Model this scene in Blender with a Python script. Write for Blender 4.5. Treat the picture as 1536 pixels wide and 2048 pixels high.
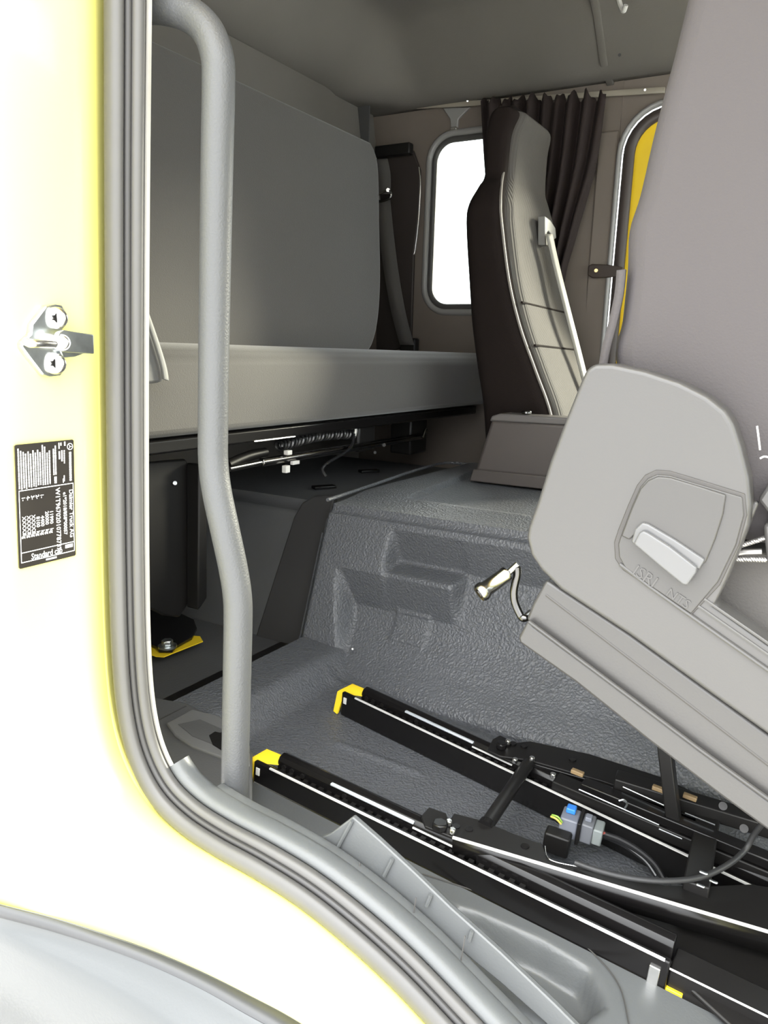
import bpy, bmesh, math, random
from mathutils.bvhtree import BVHTree
from mathutils import Vector, Matrix
random.seed(4)
for o in list(bpy.data.objects): bpy.data.objects.remove(o)
S = bpy.context.scene
COL = S.collection

# ------------------------------------------------------------------ camera
YAW, PIT, ROL = (math.radians(a) for a in (30.4, 11.8, 1.75))
CAM = Vector((0, 0, .65))
f0 = Vector((-math.sin(YAW), math.cos(YAW), 0)); r0 = Vector((math.cos(YAW), math.sin(YAW), 0)); zz = Vector((0, 0, 1))
FW = math.cos(PIT)*f0 - math.sin(PIT)*zz
u0 = math.sin(PIT)*f0 + math.cos(PIT)*zz
RT = math.cos(ROL)*r0 + math.sin(ROL)*u0
UP = -math.sin(ROL)*r0 + math.cos(ROL)*u0
cd = bpy.data.cameras.new('camera'); cam = bpy.data.objects.new('camera', cd); COL.objects.link(cam)
cd.sensor_fit = 'HORIZONTAL'; cd.sensor_width = 36; cd.lens = 36; cd.clip_start = .02
m = Matrix((RT, UP, -FW)).transposed().to_4x4(); m.translation = CAM
cam.matrix_world = m
S.camera = cam

# ------------------------------------------------------------------ light
S.view_settings.view_transform = 'Standard'
S.view_settings.look = 'None'
S.view_settings.gamma = 1
S.view_settings.use_curve_mapping = False
S.view_settings.exposure = 0.0
w = bpy.data.worlds.new('overcast_sky'); S.world = w; w.use_nodes = True
nt = w.node_tree; bg = nt.nodes['Background']
SKY = 13.0                                            # overcast sky: three times brighter overhead than at the horizon
tcw = nt.nodes.new('ShaderNodeTexCoord'); sx_ = nt.nodes.new('ShaderNodeSeparateXYZ'); nt.links.new(tcw.outputs['Generated'], sx_.inputs[0])
mr = nt.nodes.new('ShaderNodeMapRange'); mr.inputs['From Min'].default_value = 0; mr.inputs['From Max'].default_value = 1
mr.inputs['To Min'].default_value = SKY/3; mr.inputs['To Max'].default_value = SKY
nt.links.new(sx_.outputs['Z'], mr.inputs['Value']); nt.links.new(mr.outputs['Result'], bg.inputs['Strength'])
bg.inputs['Color'].default_value = (.965, .985, 1.0, 1)
sd = bpy.data.lights.new('sun', 'SUN'); sd.energy = 13.0; sd.angle = math.radians(14); sd.color = (1, .9, .72)
sun = bpy.data.objects.new('sun', sd); COL.objects.link(sun)
sun.rotation_euler = Vector((.45, .85, .30)).to_track_quat('Z', 'Y').to_euler()

# ------------------------------------------------------------------ picking points: where a line of sight meets a real plane of the cab
def ray(px, py): return FW + RT*((px-768)/1536) - UP*((py-1024)/1536)
def P(px, py, X=None, Y=None, Z=None):
    d = ray(px, py)
    t = (X-CAM.x)/d.x if X is not None else (Y-CAM.y)/d.y if Y is not None else (Z-CAM.z)/d.z
    return CAM + d*t
FS = -.0714
def zf(X): return .005 + FS*(X+.68)                   # the floor falls gently towards the front
def Pf(px, py, h=0.):
    d = ray(px, py); n = Vector((FS, 0, -1))
    t = (Vector((-.68, 0, .005+h)) - CAM).dot(n)/d.dot(n)
    return CAM + d*t

# ------------------------------------------------------------------ materials
MATS = {}
def mat(name, col, rough=.5, metal=0., var=.06, vscale=6., bump=0., bscale=300., kind='noise', coat=0., spec=.5, sheen=0.):
    if name in MATS: return MATS[name]
    m = bpy.data.materials.new(name); m.use_nodes = True; t = m.node_tree; b = t.nodes['Principled BSDF']
    L = t.links.new; N = t.nodes.new
    tc = N('ShaderNodeTexCoord')
    nz = N('ShaderNodeTexNoise'); nz.inputs['Scale'].default_value = vscale; nz.inputs['Detail'].default_value = 5
    L(tc.outputs['Object'], nz.inputs['Vector'])
    rp = N('ShaderNodeValToRGB'); rp.color_ramp.elements[0].position = .3; rp.color_ramp.elements[1].position = .7
    c = Vector(col)
    rp.color_ramp.elements[0].color = (*(c*(1-var)), 1); rp.color_ramp.elements[1].color = (*(c*(1+var)), 1)
    L(nz.outputs['Fac'], rp.inputs['Fac']); L(rp.outputs['Color'], b.inputs['Base Color'])
    b.inputs['Roughness'].default_value = rough; b.inputs['Metallic'].default_value = metal
    b.inputs['Coat Weight'].default_value = coat; b.inputs['Coat Roughness'].default_value = .08
    b.inputs['Specular IOR Level'].default_value = spec
    if sheen: b.inputs['Sheen Weight'].default_value = sheen; b.inputs['Sheen Roughness'].default_value = .5
    if bump:
        if kind == 'leather':
            t2 = N('ShaderNodeTexVoronoi'); t2.inputs['Scale'].default_value = bscale; out = t2.outputs['Distance']
            wn = N('ShaderNodeTexNoise'); wn.inputs['Scale'].default_value = bscale*.35
            mx = N('ShaderNodeMixRGB'); mx.inputs[0].default_value = .012; L(tc.outputs['Object'], mx.inputs[1]); L(wn.outputs['Color'], mx.inputs[2]); L(tc.outputs['Object'], wn.inputs['Vector'])
            L(mx.outputs[0], t2.inputs['Vector'])
        elif kind == 'ribs':
            t2 = N('ShaderNodeTexWave'); t2.inputs['Scale'].default_value = bscale; t2.bands_direction = 'Y'; out = t2.outputs['Fac']
            t2.inputs['Distortion'].default_value = .6; L(tc.outputs['Object'], t2.inputs['Vector'])
        elif kind == 'braid':
            t2 = N('ShaderNodeTexChecker'); t2.inputs['Scale'].default_value = bscale; out = t2.outputs['Fac']; L(tc.outputs['Object'], t2.inputs['Vector'])
        else:
            t2 = N('ShaderNodeTexNoise'); t2.inputs['Scale'].default_value = bscale; t2.inputs['Detail'].default_value = 2; out = t2.outputs['Fac']
            L(tc.outputs['Object'], t2.inputs['Vector'])
        bp = N('ShaderNodeBump'); bp.inputs['Strength'].default_value = bump; bp.inputs['Distance'].default_value = .0015
        L(out, bp.inputs['Height']); L(bp.outputs['Normal'], b.inputs['Normal'])
    MATS[name] = m
    return m
def glass(name, tint=(.93, .96, .95)):
    m = bpy.data.materials.new(name); m.use_nodes = True; t = m.node_tree
    for n in list(t.nodes):
        if n.type == 'BSDF_PRINCIPLED': t.nodes.remove(n)
    tr = t.nodes.new('ShaderNodeBsdfTransparent'); tr.inputs[0].default_value = (*tint, 1)
    gl = t.nodes.new('ShaderNodeBsdfGlossy'); gl.inputs['Roughness'].default_value = .02
    fr = t.nodes.new('ShaderNodeFresnel'); fr.inputs[0].default_value = 1.45
    mx = t.nodes.new('ShaderNodeMixShader'); t.links.new(fr.outputs[0], mx.inputs[0]); t.links.new(tr.outputs[0], mx.inputs[1]); t.links.new(gl.outputs[0], mx.inputs[2])
    t.links.new(mx.outputs[0], t.nodes['Material Output'].inputs['Surface'])
    MATS[name] = m; return m

YEL = mat('yellow_paint', (.93, .87, .26), .28, coat=.5, var=.01, vscale=2)
YELI = mat('yellow_primer_paint', (.80, .56, .02), .4, var=.03)
RUB = mat('black_rubber', (.075, .073, .071), .42, bump=.08, bscale=120)
MATT = mat('grained_floor_mat', (.092, .096, .104), .42, bump=1.0, bscale=210, kind='leather', var=.08, vscale=5)
MATR = mat('smooth_floor_lining', (.07, .071, .073), .6, bump=.3, bscale=260, var=.1)
BARM = mat('grey_grip_coating', (.064, .066, .069), .5, bump=.35, bscale=420, var=.04)
TRIM = mat('grey_sill_plastic', (.085, .089, .091), .38, bump=.12, bscale=380, var=.03)
TRIMD = mat('dark_grey_plastic', (.072, .072, .073), .5, bump=.15, bscale=350, var=.06)
SEATP = mat('light_grey_seat_plastic', (.0530, .0510, .0495), .36, bump=.10, bscale=420, var=.02)
SEATP2 = mat('grey_seat_plastic', (.0430, .0412, .0398), .38, bump=.10, bscale=420, var=.02)
LEVER = mat('pale_lever_plastic', (.088, .088, .090), .22, var=.02)
FAB = mat('charcoal_bench_fabric', (.064, .060, .056), .9, bump=.45, bscale=520, var=.05, vscale=3, sheen=.25)
FABD = mat('dark_bolster_fabric', (.0155, .0115, .0102), .95, bump=.3, bscale=420, var=.06, spec=.1)
FABC = mat('ribbed_centre_fabric', (.062, .055, .049), .85, bump=.5, bscale=38, kind='ribs', var=.08)
FABB = mat('mauve_grey_fabric', (.046, .041, .042), .85, bump=.3, bscale=500, var=.03, vscale=2)
HEAD = mat('grey_headliner', (.135, .125, .112), .9, bump=.3, bscale=300, var=.05, vscale=4)
WALLM = mat('grey_wall_lining', (.175, .147, .124), .55, bump=.12, bscale=240, var=.06)
FRAMEM = mat('satin_window_frame', (.27, .265, .26), .22, var=.02)
CURT = mat('brown_black_curtain', (.0165, .0088, .0078), .85, bump=.4, bscale=240, var=.15)
BLK = mat('black_gloss_steel', (.006, .0055, .0055), .26, spec=.35, var=.1)
BLKM = mat('black_satin_steel', (.0085, .0078, .0075), .42, spec=.3, var=.12)
EDGE = mat('pale_edge_glint', (.60, .59, .57), .3, var=.08, vscale=60)  # pale diffuse colour painting glints along black steel edges
STEEL = mat('bright_steel', (.78, .77, .75), .22, metal=1., var=.05, vscale=40)
CHROME = mat('chrome', (.22, .218, .215), .2, metal=1., var=.02)
ZINC = mat('zinc_plate', (.62, .65, .66), .3, metal=1., var=.15, vscale=60)
WHT = mat('white_plastic', (.62, .61, .58), .4, var=.03)
BELT = mat('grey_belt_webbing', (.085, .08, .076), .75, bump=.3, bscale=600, var=.05)
BELTL = mat('pale_belt_webbing', (.20, .19, .165), .6, bump=.3, bscale=600, var=.05)
BOXM = mat('brown_grey_plastic', (.085, .072, .066), .5, bump=.1, bscale=300)
PLATE = mat('label_black', (.022, .019, .016), .35, var=.1)
INK = mat('label_white', (.92, .92, .9), .5, var=.01)
BLUE = mat('blue_clip_plastic', (.03, .19, .62), .4)
CONN = mat('blue_grey_connector', (.16, .17, .20), .45)
REDW = mat('red_wire', (.45, .10, .08), .4)
GRNW = mat('green_wire', (.25, .42, .06), .4)
CABLE = mat('black_cable', (.016, .016, .017), .22)
BRAID = mat('braided_sleeve', (.022, .022, .023), .5, bump=.9, bscale=450, kind='braid')
MUD = mat('light_grey_mudguard', (.066, .070, .072), .3, bump=.1, bscale=300, var=.02)
GROUND = mat('pale_concrete', (.55, .54, .52), .9, var=.1)
GLASS = glass('clear_glass')

# ------------------------------------------------------------------ builders
def finish(o, parent, props):
    if parent is not None:
        o.parent = parent; o.matrix_parent_inverse = Matrix.Translation(-parent.location)
    for k, v in props.items(): o[k] = v
    return o
def mk(name, verts, faces, material, parent=None, smooth=True, ang=35, bevel=0., bseg=2, solid=0., off=0., sub=0, **props):
    vs = [Vector(v) for v in verts]
    c = Vector((0, 0, 0))
    lo = Vector([min(v[i] for v in vs) for i in range(3)]); hi = Vector([max(v[i] for v in vs) for i in range(3)])
    c = (lo+hi)/2
    me = bpy.data.meshes.new(name); me.from_pydata([v-c for v in vs], [], faces); me.update()
    bm = bmesh.new(); bm.from_mesh(me); bmesh.ops.remove_doubles(bm, verts=bm.verts, dist=1e-6)
    bmesh.ops.recalc_face_normals(bm, faces=bm.faces)
    bm.to_mesh(me); bm.free()
    me.materials.append(material)
    if smooth: me.shade_smooth(); me.set_sharp_from_angle(angle=math.radians(ang))
    o = bpy.data.objects.new(name, me); COL.objects.link(o); o.location = c
    if solid:
        md = o.modifiers.new('thickness', 'SOLIDIFY'); md.thickness = solid; md.offset = off
    if bevel:
        md = o.modifiers.new('rounded_edges', 'BEVEL'); md.width = bevel; md.segments = bseg; md.limit_method = 'ANGLE'; md.angle_limit = math.radians(30); md.harden_normals = False
    if sub:
        md = o.modifiers.new('smooth', 'SUBSURF'); md.levels = sub; md.render_levels = sub
    return finish(o, parent, props)
def thing(name, loc, label, category, group=None):
    o = bpy.data.objects.new(name, None); COL.objects.link(o); o.location = loc; o.empty_display_size = .05
    o['label'] = label; o['category'] = category
    if group: o['group'] = group
    return o
def struct_empty(name, loc):
    o = bpy.data.objects.new(name, None); COL.objects.link(o); o.location = loc; o['kind'] = 'structure'; return o
def cr(pts, n=6, closed=False):
    """smooth curve through points"""
    pts = [Vector(p) for p in pts]; out = []; N = len(pts)
    for i in range(N if closed else N-1):
        if closed: p0, p1, p2, p3 = pts[(i-1) % N], pts[i], pts[(i+1) % N], pts[(i+2) % N]
        else: p0, p1, p2, p3 = pts[max(i-1, 0)], pts[i], pts[i+1], pts[min(i+2, N-1)]
        for k in range(n):
            t = k/n
            out.append(.5*((2*p1)+(p2-p0)*t+(2*p0-5*p1+4*p2-p3)*t*t+(3*p1-p0-3*p2+p3)*t**3))
    if not closed: out.append(pts[-1])
    return out
def tube_geo(pts, r, seg=12, cap=True):
    pts = [Vector(p) for p in pts]; V = []; F = []
    N = len(pts); rs = r if isinstance(r, (list, tuple)) else [r]*N
    t = (pts[1]-pts[0]).normalized(); a = t.orthogonal().normalized()
    for i, p in enumerate(pts):
        t2 = (pts[min(i+1, N-1)]-pts[max(i-1, 0)]).normalized()
        a = (a - t2*a.dot(t2)).normalized(); b = t2.cross(a)
        for k in range(seg):
            th = 2*math.pi*k/seg
            V.append(p + (a*math.cos(th)+b*math.sin(th))*rs[i])
    for i in range(N-1):
        for k in range(seg):
            F.append((i*seg+k, i*seg+(k+1) % seg, (i+1)*seg+(k+1) % seg, (i+1)*seg+k))
    if cap: F.append(tuple(range(seg))[::-1]); F.append(tuple((N-1)*seg+k for k in range(seg)))
    return V, F
def tube(name, pts, r, material, parent=None, seg=12, **k):
    V, F = tube_geo(pts, r, seg); return mk(name, V, F, material, parent, **k)
def join(geos):
    V = []; F = []
    for v, f in geos:
        n = len(V); V += list(v); F += [tuple(i+n for i in q) for q in f]
    return V, F
def box_geo(o, ax, ay, az, x0, x1, y0, y1, z0, z1):
    o = Vector(o); V = [o+ax*x+ay*y+az*z for x in (x0, x1) for y in (y0, y1) for z in (z0, z1)]
    return V, [(0, 1, 3, 2), (4, 6, 7, 5), (0, 4, 5, 1), (2, 3, 7, 6), (0, 2, 6, 4), (1, 5, 7, 3)]
EX, EY, EZ = Vector((1, 0, 0)), Vector((0, 1, 0)), Vector((0, 0, 1))
def box(name, x0, x1, y0, y1, z0, z1, material, parent=None, bevel=.003, fr=None, **k):
    o, ax, ay, az = fr or (Vector((0, 0, 0)), EX, EY, EZ)
    V, F = box_geo(o, ax, ay, az, x0, x1, y0, y1, z0, z1)
    return mk(name, V, F, material, parent, bevel=bevel, **k)
def extr_geo(pts, vec):
    pts = [Vector(p) for p in pts]; n = len(pts); vec = Vector(vec)
    V = pts+[p+vec for p in pts]
    F = [tuple(range(n)), tuple(range(2*n-1, n-1, -1))]+[(i, (i+1) % n, n+(i+1) % n, n+i) for i in range(n)]
    return V, F
def extr(name, pts, vec, material, parent=None, bevel=.002, **k):
    V, F = extr_geo(pts, vec); return mk(name, V, F, material, parent, bevel=bevel, **k)
def grid(name, fn, nu, nv, material, parent=None, **k):
    V = [fn(i/nu, j/nv) for i in range(nu+1) for j in range(nv+1)]
    F = [(i*(nv+1)+j, (i+1)*(nv+1)+j, (i+1)*(nv+1)+j+1, i*(nv+1)+j+1) for i in range(nu) for j in range(nv)]
    return mk(name, V, F, material, parent, **k)
def loft(name, rings, material, parent=None, cap=True, **k):
    n = len(rings[0]); V = [p for r in rings for p in r]
    F = [(i*n+j, i*n+(j+1) % n, (i+1)*n+(j+1) % n, (i+1)*n+j) for i in range(len(rings)-1) for j in range(n)]
    if cap: F.append(tuple(range(n))[::-1]); F.append(tuple((len(rings)-1)*n+j for j in range(n)))
    return mk(name, V, F, material, parent, **k)
def cyl_geo(p0, p1, r, seg=16, r1=None):
    return tube_geo([p0, p1], [r, r if r1 is None else r1], seg)
def cyl(name, p0, p1, r, material, parent=None, seg=20, bevel=.0, r1=None, **k):
    V, F = cyl_geo(Vector(p0), Vector(p1), r, seg, r1); return mk(name, V, F, material, parent, bevel=bevel, **k)
def ribbon(name, pts, widths, wdir, thick, material, parent=None, **k):
    V = []; F = []
    for i, p in enumerate(pts):
        w = widths[i] if isinstance(widths, (list, tuple)) else widths
        d = Vector(wdir[i]) if isinstance(wdir, list) else Vector(wdir)
        V += [Vector(p)-d*w/2, Vector(p)+d*w/2]
    F = [(2*i, 2*i+1, 2*i+3, 2*i+2) for i in range(len(pts)-1)]
    return mk(name, V, F, material, parent, solid=thick, **k)
def rrect(cx, cy, hx, hy, r, n=6):
    out = []
    for sx, sy, a0 in ((1, 1, 0), (-1, 1, 90), (-1, -1, 180), (1, -1, 270)):
        for k in range(n+1):
            a = math.radians(a0+90*k/n); out.append((cx+sx*(hx-r)+r*math.cos(a), cy+sy*(hy-r)+r*math.sin(a)))
    return out
def holed(name, outer, holes, plane, material, parent=None, solid=.01, **k):
    """flat sheet with holes; plane maps (a,b) to 3D"""
    bm = bmesh.new(); es = []
    for lp in [outer]+holes:
        vs = [bm.verts.new(plane(*q)) for q in lp]
        for i in range(len(vs)): es.append(bm.edges.new((vs[i], vs[(i+1) % len(vs)])))
    bmesh.ops.triangle_fill(bm, use_beauty=True, use_dissolve=False, edges=es)
    bm.verts.index_update()
    V = [v.co.copy() for v in bm.verts]; F = [tuple(v.index for v in f.verts) for f in bm.faces]; bm.free()
    return mk(name, V, F, material, parent, solid=solid, smooth=False, **k)
def text_geo(s, size, o, ax, ay, depth=0., align='LEFT', sx=1., bold=0.):
    cu = bpy.data.curves.new('tmp_text', 'FONT'); cu.body = s; cu.size = size; cu.align_x = align; cu.align_y = 'CENTER'; cu.extrude = depth; cu.resolution_u = 2; cu.offset = bold
    ob = bpy.data.objects.new('tmp_text', cu); COL.objects.link(ob)
    dg = bpy.context.evaluated_depsgraph_get(); me = bpy.data.meshes.new_from_object(ob.evaluated_get(dg))
    az = ax.cross(ay)
    V = [Vector(o)+ax*(v.co.x*sx)+ay*v.co.y+az*v.co.z for v in me.vertices]; F = [tuple(p.vertices) for p in me.polygons]
    bpy.data.objects.remove(ob); bpy.data.curves.remove(cu); bpy.data.meshes.remove(me)
    return V, F
def sm(a, b, x):
    t = max(0., min(1., (x-a)/(b-a))); return t*t*(3-2*t)
def lerp(a, b, t): return a+(b-a)*t

# ================================================================== SETTING
# ---- the door opening's outline: pillar edge coming down, turning, and running forward over the wheel arch
PX = [(246, -1150), (246, -620), (246, -300), (246, 0), (245, 400), (246, 800), (250, 1150), (256, 1330), (268, 1440), (290, 1520), (325, 1585), (375, 1635), (440, 1678), (520, 1722), (610, 1778), (700, 1848), (800, 1938), (905, 2048), (1080, 2240), (1300, 2520)]
YS = .595
path = cr([P(a, b, Y=YS) for a, b in PX], 6)
def normals(path):
    out = []
    for i in range(len(path)):
        t = path[min(i+1, len(path)-1)]-path[max(i-1, 0)]; n = Vector((-t.z, 0, t.x)); n.normalize(); out.append(n)
    return out
PN = normals(path)
if PN[5].x < 0: PN = [-n for n in PN]
def sweep(name, i0, i1, prof, material, parent=None, closed=True, cap=True, **k):
    rings = [[Vector((path[i].x+PN[i].x*a, y, path[i].z+PN[i].z*a)) for a, y in prof] for i in range(i0, i1)]
    n = len(prof); V = [p for r in rings for p in r]; F = []
    for i in range(len(rings)-1):
        for j in range(n if closed else n-1):
            F.append((i*n+j, i*n+(j+1) % n, (i+1)*n+(j+1) % n, (i+1)*n+j))
    if closed and cap: F.append(tuple(range(n))[::-1]); F.append(tuple((len(rings)-1)*n+j for j in range(n)))
    return mk(name, V, F, material, parent, **k)
def ell(cn, cy, rn, ry, n=14): return [(cn+rn*math.cos(2*math.pi*k/n), cy+ry*math.sin(2*math.pi*k/n)) for k in range(n)]
NP = len(path)

# ---- near wall: yellow body with pillar jamb and sill
near = struct_empty('wall_near', (-.75, .5, .6))
PA = [(-.046, .622), (-.036, .602), (-.0265, .585), (-.0185, .573), (-.0128, .560), (-.010, .546), (-.010, .50), (-.010, .465), (-.014, .43), (-.024, .412), (-.040, .402), (-.10, .398), (-.30, .398)]
PB = [(-.030, .622), (-.024, .602), (-.0185, .587), (-.0165, .576), (-.0165, .567), (-.018, .558), (-.030, .54), (-.044, .522), (-.060, .505), (-.078, .49), (-.11, .478), (-.20, .472), (-.5, .47)]
i_c = min(range(NP), key=lambda i: (path[i]-P(268, 1440, Y=YS)).length)
V = []; n_ = len(PA)
for i in range(NP):
    w_ = sm(i_c-4, i_c+26, i)
    for (a, y), (a2, y2) in zip(PA, PB):
        aa = lerp(a, a2, w_); V.append(Vector((path[i].x+PN[i].x*aa, lerp(y, y2, w_), path[i].z+PN[i].z*aa)))
JF = [(i*n_+j, i*n_+j+1, (i+1)*n_+j+1, (i+1)*n_+j) for i in range(NP-1) for j in range(n_-1)]
bvh = BVHTree.FromPolygons(V, JF)
mk('jamb_panel', V, [(i*n_+j, i*n_+j+1, (i+1)*n_+j+1, (i+1)*n_+j) for i in range(NP-1) for j in range(n_-1)], YEL, near, ang=60)
box('outer_skin', -1.62, -.95, .396, .402, .0, path[0].z, YEL, near, bevel=0)
# inner lining of the pillar wall
holed('pillar_lining', [(p.x-.004, p.z) for p in path[:66]]+[(-1.55, .02), (-1.55, path[0].z)], [], lambda a, b: Vector((a, .628, b)), TRIMD, near, solid=.004)
box('header', -.75, .85, .45, .66, 1.34, 1.66, YELI, near, bevel=.02)
box('front_pillar', .62, .85, .42, .62, -.6, 1.4, YEL, near, bevel=.03)

# ---- floor
floor = struct_empty('floor', (-.4, 1.0, 0))
ra_, rb_ = Pf(508, 1522, .046), Pf(1262, 1888, .046)
def rail_y(X): return lerp(ra_.y, rb_.y, (X-ra_.x)/(rb_.x-ra_.x))
def floor_fn(u, v):
    X = lerp(-.905, 1.0, u); Y = lerp(max(.70, rail_y(X)+.006), 1.32, v)
    z = zf(X)
    rid = sm(-.775, -.822, X)                        # rear lip rises out of the foot well
    z += .042*rid
    z += .012*sm(1.165, 1.215, Y)*(1-rid)+.006*math.exp(-((Y-1.165)/.012)**2)*(1-rid)
    # shallow moulded bead between the rails
    d = abs((Y-.985)-.06*(X+.68)); 
    if -.66 < X < -.50: z += .004*math.exp(-(d/.007)**2)
    return Vector((X, Y, z))
grid('front_floor', floor_fn, 230, 90, MATT, floor, ang=60)
grid('rear_floor', lambda u, v: Vector((lerp(-1.56, -.895, u), lerp(.63, 1.36, v), .012+.018*sm(-.93, -.905, lerp(-1.56, -.895, u)))), 40, 10, MATR, floor, ang=60)
box('gap_shade_strip', -1.0, -.94, .66, 1.27, .0, .0165, BLKM, floor, bevel=.002)  # black strip laid in for the shadow gap behind the floor lip
box('driver_floor', -1.56, 1.0, 2.0, 2.5, -.03, .0, MATT, floor, bevel=.0)
box('floor_underside', -1.6, 1.0, .66, 2.5, -.14, -.10, BLKM, floor, bevel=.0)

# ---- ceiling, rear wall
def ceil_fn(u, v):
    X = lerp(-1.53, .95, u); Y = lerp(.6, 2.42, v)
    z = 1.62
    z -= .165*(1-sm(-1.53, -1.28, X))
    z -= .19*sm(2.12, 2.42, Y)**1.1
    z -= .10*(1-sm(.6, .85, Y))
    z += .012*math.sin((X+1.5)*1.8)
    z = max(z, 1.452 if Y > 2.0 else 1.40)
    return Vector((X, Y, z))
ceil = grid('ceiling', ceil_fn, 70, 60, HEAD, None, solid=.02, off=1, ang=70, kind='structure')
wr = struct_empty('wall_rear', (-1.52, 1.5, .7))
holed('rear_panel', [(.62, -.1), (2.45, -.1), (2.45, 1.47), (.62, 1.47)], [], lambda a, b: Vector((-1.53, a, b)), HEAD, wr, solid=.02)
t1 = struct_empty('trim_1', (-1.45, 1.4, 1.3))
V, F = extr_geo([(-1.455, .70, 1.10), (-1.455, .70, 1.15), (-1.50, .70, 1.462), (-1.515, .70, 1.462), (-1.515, .70, 1.10)], (0, 1.70, 0))
mk('rear_upper_panel', V, F, HEAD, t1, bevel=.006)
tube('headliner_joint', [(-1.497, .72, 1.459), (-1.497, 2.29, 1.459)], .0035, TRIMD, t1, seg=8)
box('corner_joint', -1.50, -1.45, 2.298, 2.304, 1.10, 1.458, TRIMD, t1, bevel=.001)
t2 = struct_empty('trim_2', (-.70, 1.6, 1.6))
ribp = [ceil_fn((-.70+1.53)/2.48, v/20)+Vector((0, 0, -.024)) for v in range(2, 21)]
ribbon('headliner_rib', ribp, .022, (1, 0, 0), .012, HEAD, t2, bevel=.003)
tube('coat_hook', cr([P(1236, -12, Y=2.16), P(1240, 8, Y=2.16), P(1247, 22, Y=2.15), P(1252, 10, Y=2.14)], 5), .006, WHT, t2, seg=8)
cyl('rib_screw', P(1239, 110, Y=2.30), P(1239, 110, Y=2.29), .004, BLKM, t2)

# ---- far wall with its fixed rear window and the far door
YF = 2.42
wf = struct_empty('wall_far', (-1.1, YF, .7))
WX0, WX1, WZ0, WZ1 = -1.268, -.84, .80, 1.335
win = rrect((WX0+WX1)/2, (WZ0+WZ1)/2, (WX1-WX0)/2, (WZ1-WZ0)/2, .07)
holed('far_panel', [(-1.56, -.1), (-.66, -.1), (-.66, 1.50), (-1.56, 1.50)], [win], lambda a, b: Vector((a, YF-.03*sm(.9, .2, b), b)), WALLM, wf, solid=.012, off=0)
w1 = struct_empty('window_1', ((WX0+WX1)/2, YF, WZ0))
def loopsweep(name, pts2, prof, plane, material, parent, **k):
    n = len(pts2); rings = []
    c = Vector((sum(p[0] for p in pts2)/n, sum(p[1] for p in pts2)/n))
    for i in range(n):
        t = Vector(pts2[(i+1) % n])-Vector(pts2[i-1]); nn = Vector((t.y, -t.x)).normalized()
        if nn.dot(Vector(pts2[i])-c) < 0: nn = -nn
        rings.append([plane(pts2[i][0]+nn.x*a, pts2[i][1]+nn.y*a, d) for a, d in prof])
    mm = len(prof); V = [p for r in rings for p in r]; F = [(i*mm+j, i*mm+(j+1) % mm, ((i+1) % n)*mm+(j+1) % mm, ((i+1) % n)*mm+j) for i in range(n) for j in range(mm)]
    return mk(name, V, F, material, parent, **k)
win2 = rrect((WX0+WX1)/2, (WZ0+WZ1)/2, (WX1-WX0)/2, (WZ1-WZ0)/2, .07, 8)
far_pl = lambda a, b, d: Vector((a, YF-d, b))
loopsweep('window_frame', win2, [(.014+.011*math.cos(k*math.pi/5), .006+.014*math.sin(k*math.pi/5)) for k in range(10)], far_pl, FRAMEM, w1, ang=80)
loopsweep('window_seal', win2, [(-.004+.010*math.cos(k*math.pi/4), .002+.008*math.sin(k*math.pi/4)) for k in range(8)], far_pl, RUB, w1, ang=80)
holed('window_pane', win, [], lambda a, b: Vector((a, YF+.008, b)), GLASS, w1, solid=.004)

# far door
d1 = struct_empty('door_1', (-.1, YF+.05, .4))
DX0, DX1, DZ1 = -.655, .55, 1.36
dp = rrect((DX0+DX1)/2, .60, (DX1-DX0)/2, DZ1-.60, .13, 8)
loopsweep('door_opening_edge', dp, [(.000+.008*math.cos(k*math.pi/5), .012+.012*math.sin(k*math.pi/5)) for k in range(10)], far_pl, FRAMEM, d1, ang=80)
loopsweep('opening_seal', dp, [(-.026+.017*math.cos(k*math.pi/5), .004+.012*math.sin(k*math.pi/5)) for k in range(10)], far_pl, mat('brown_black_rubber', (.05, .038, .034), .45), d1, ang=80)
dp2 = rrect((DX0+DX1)/2, .60, (DX1-DX0)/2-.012, DZ1-.60-.012, .12, 8)
dwin = rrect(-.02, .93, .52, .36, .09, 6)
holed('door_frame', dp2, [dwin], lambda a, b: Vector((a, YF+.035, b)), YELI, d1, solid=.02)
holed('door_pane', dwin, [], lambda a, b: Vector((a, YF+.04, b)), GLASS, d1, solid=.004)
box('door_card', -.58, .50, YF-.01, YF+.02, -.10, .56, TRIMD, d1, bevel=.02)
holed('far_front_panel', [(-.70, -.2), (.95, -.2), (.95, 1.50), (-.70, 1.50)], [rrect((DX0+DX1)/2, .60, (DX1-DX0)/2+.002, DZ1-.60+.002, .13, 8)], lambda a, b: Vector((a, YF+.002, b)), WALLM, wf, solid=.012)
box('pillar_bevel', -.72, -.662, YF-.016, YF-.004, -.05, 1.30, WALLM, wf, bevel=.006)

# front wall and windscreen (ahead of the picture, lets the daylight in)
wfr = struct_empty('wall_front', (.9, 1.5, .3))
box('bulkhead', .88, .95, .55, 2.48, -.15, .45, TRIMD, wfr, bevel=.01)
box('windscreen_header', .82, .95, .55, 2.48, 1.45, 1.66, TRIMD, wfr, bevel=.01)
w2 = struct_empty('window_2', (.93, 1.5, .62))
box('windscreen_pane', .915, .921, .6, 2.44, .44, 1.47, GLASS, w2, bevel=0)
ground = grid('ground', lambda u, v: Vector((lerp(-14, 14, u), lerp(-14, 18, v), -1.15)), 2, 2, GROUND, None, kind='structure')

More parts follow.
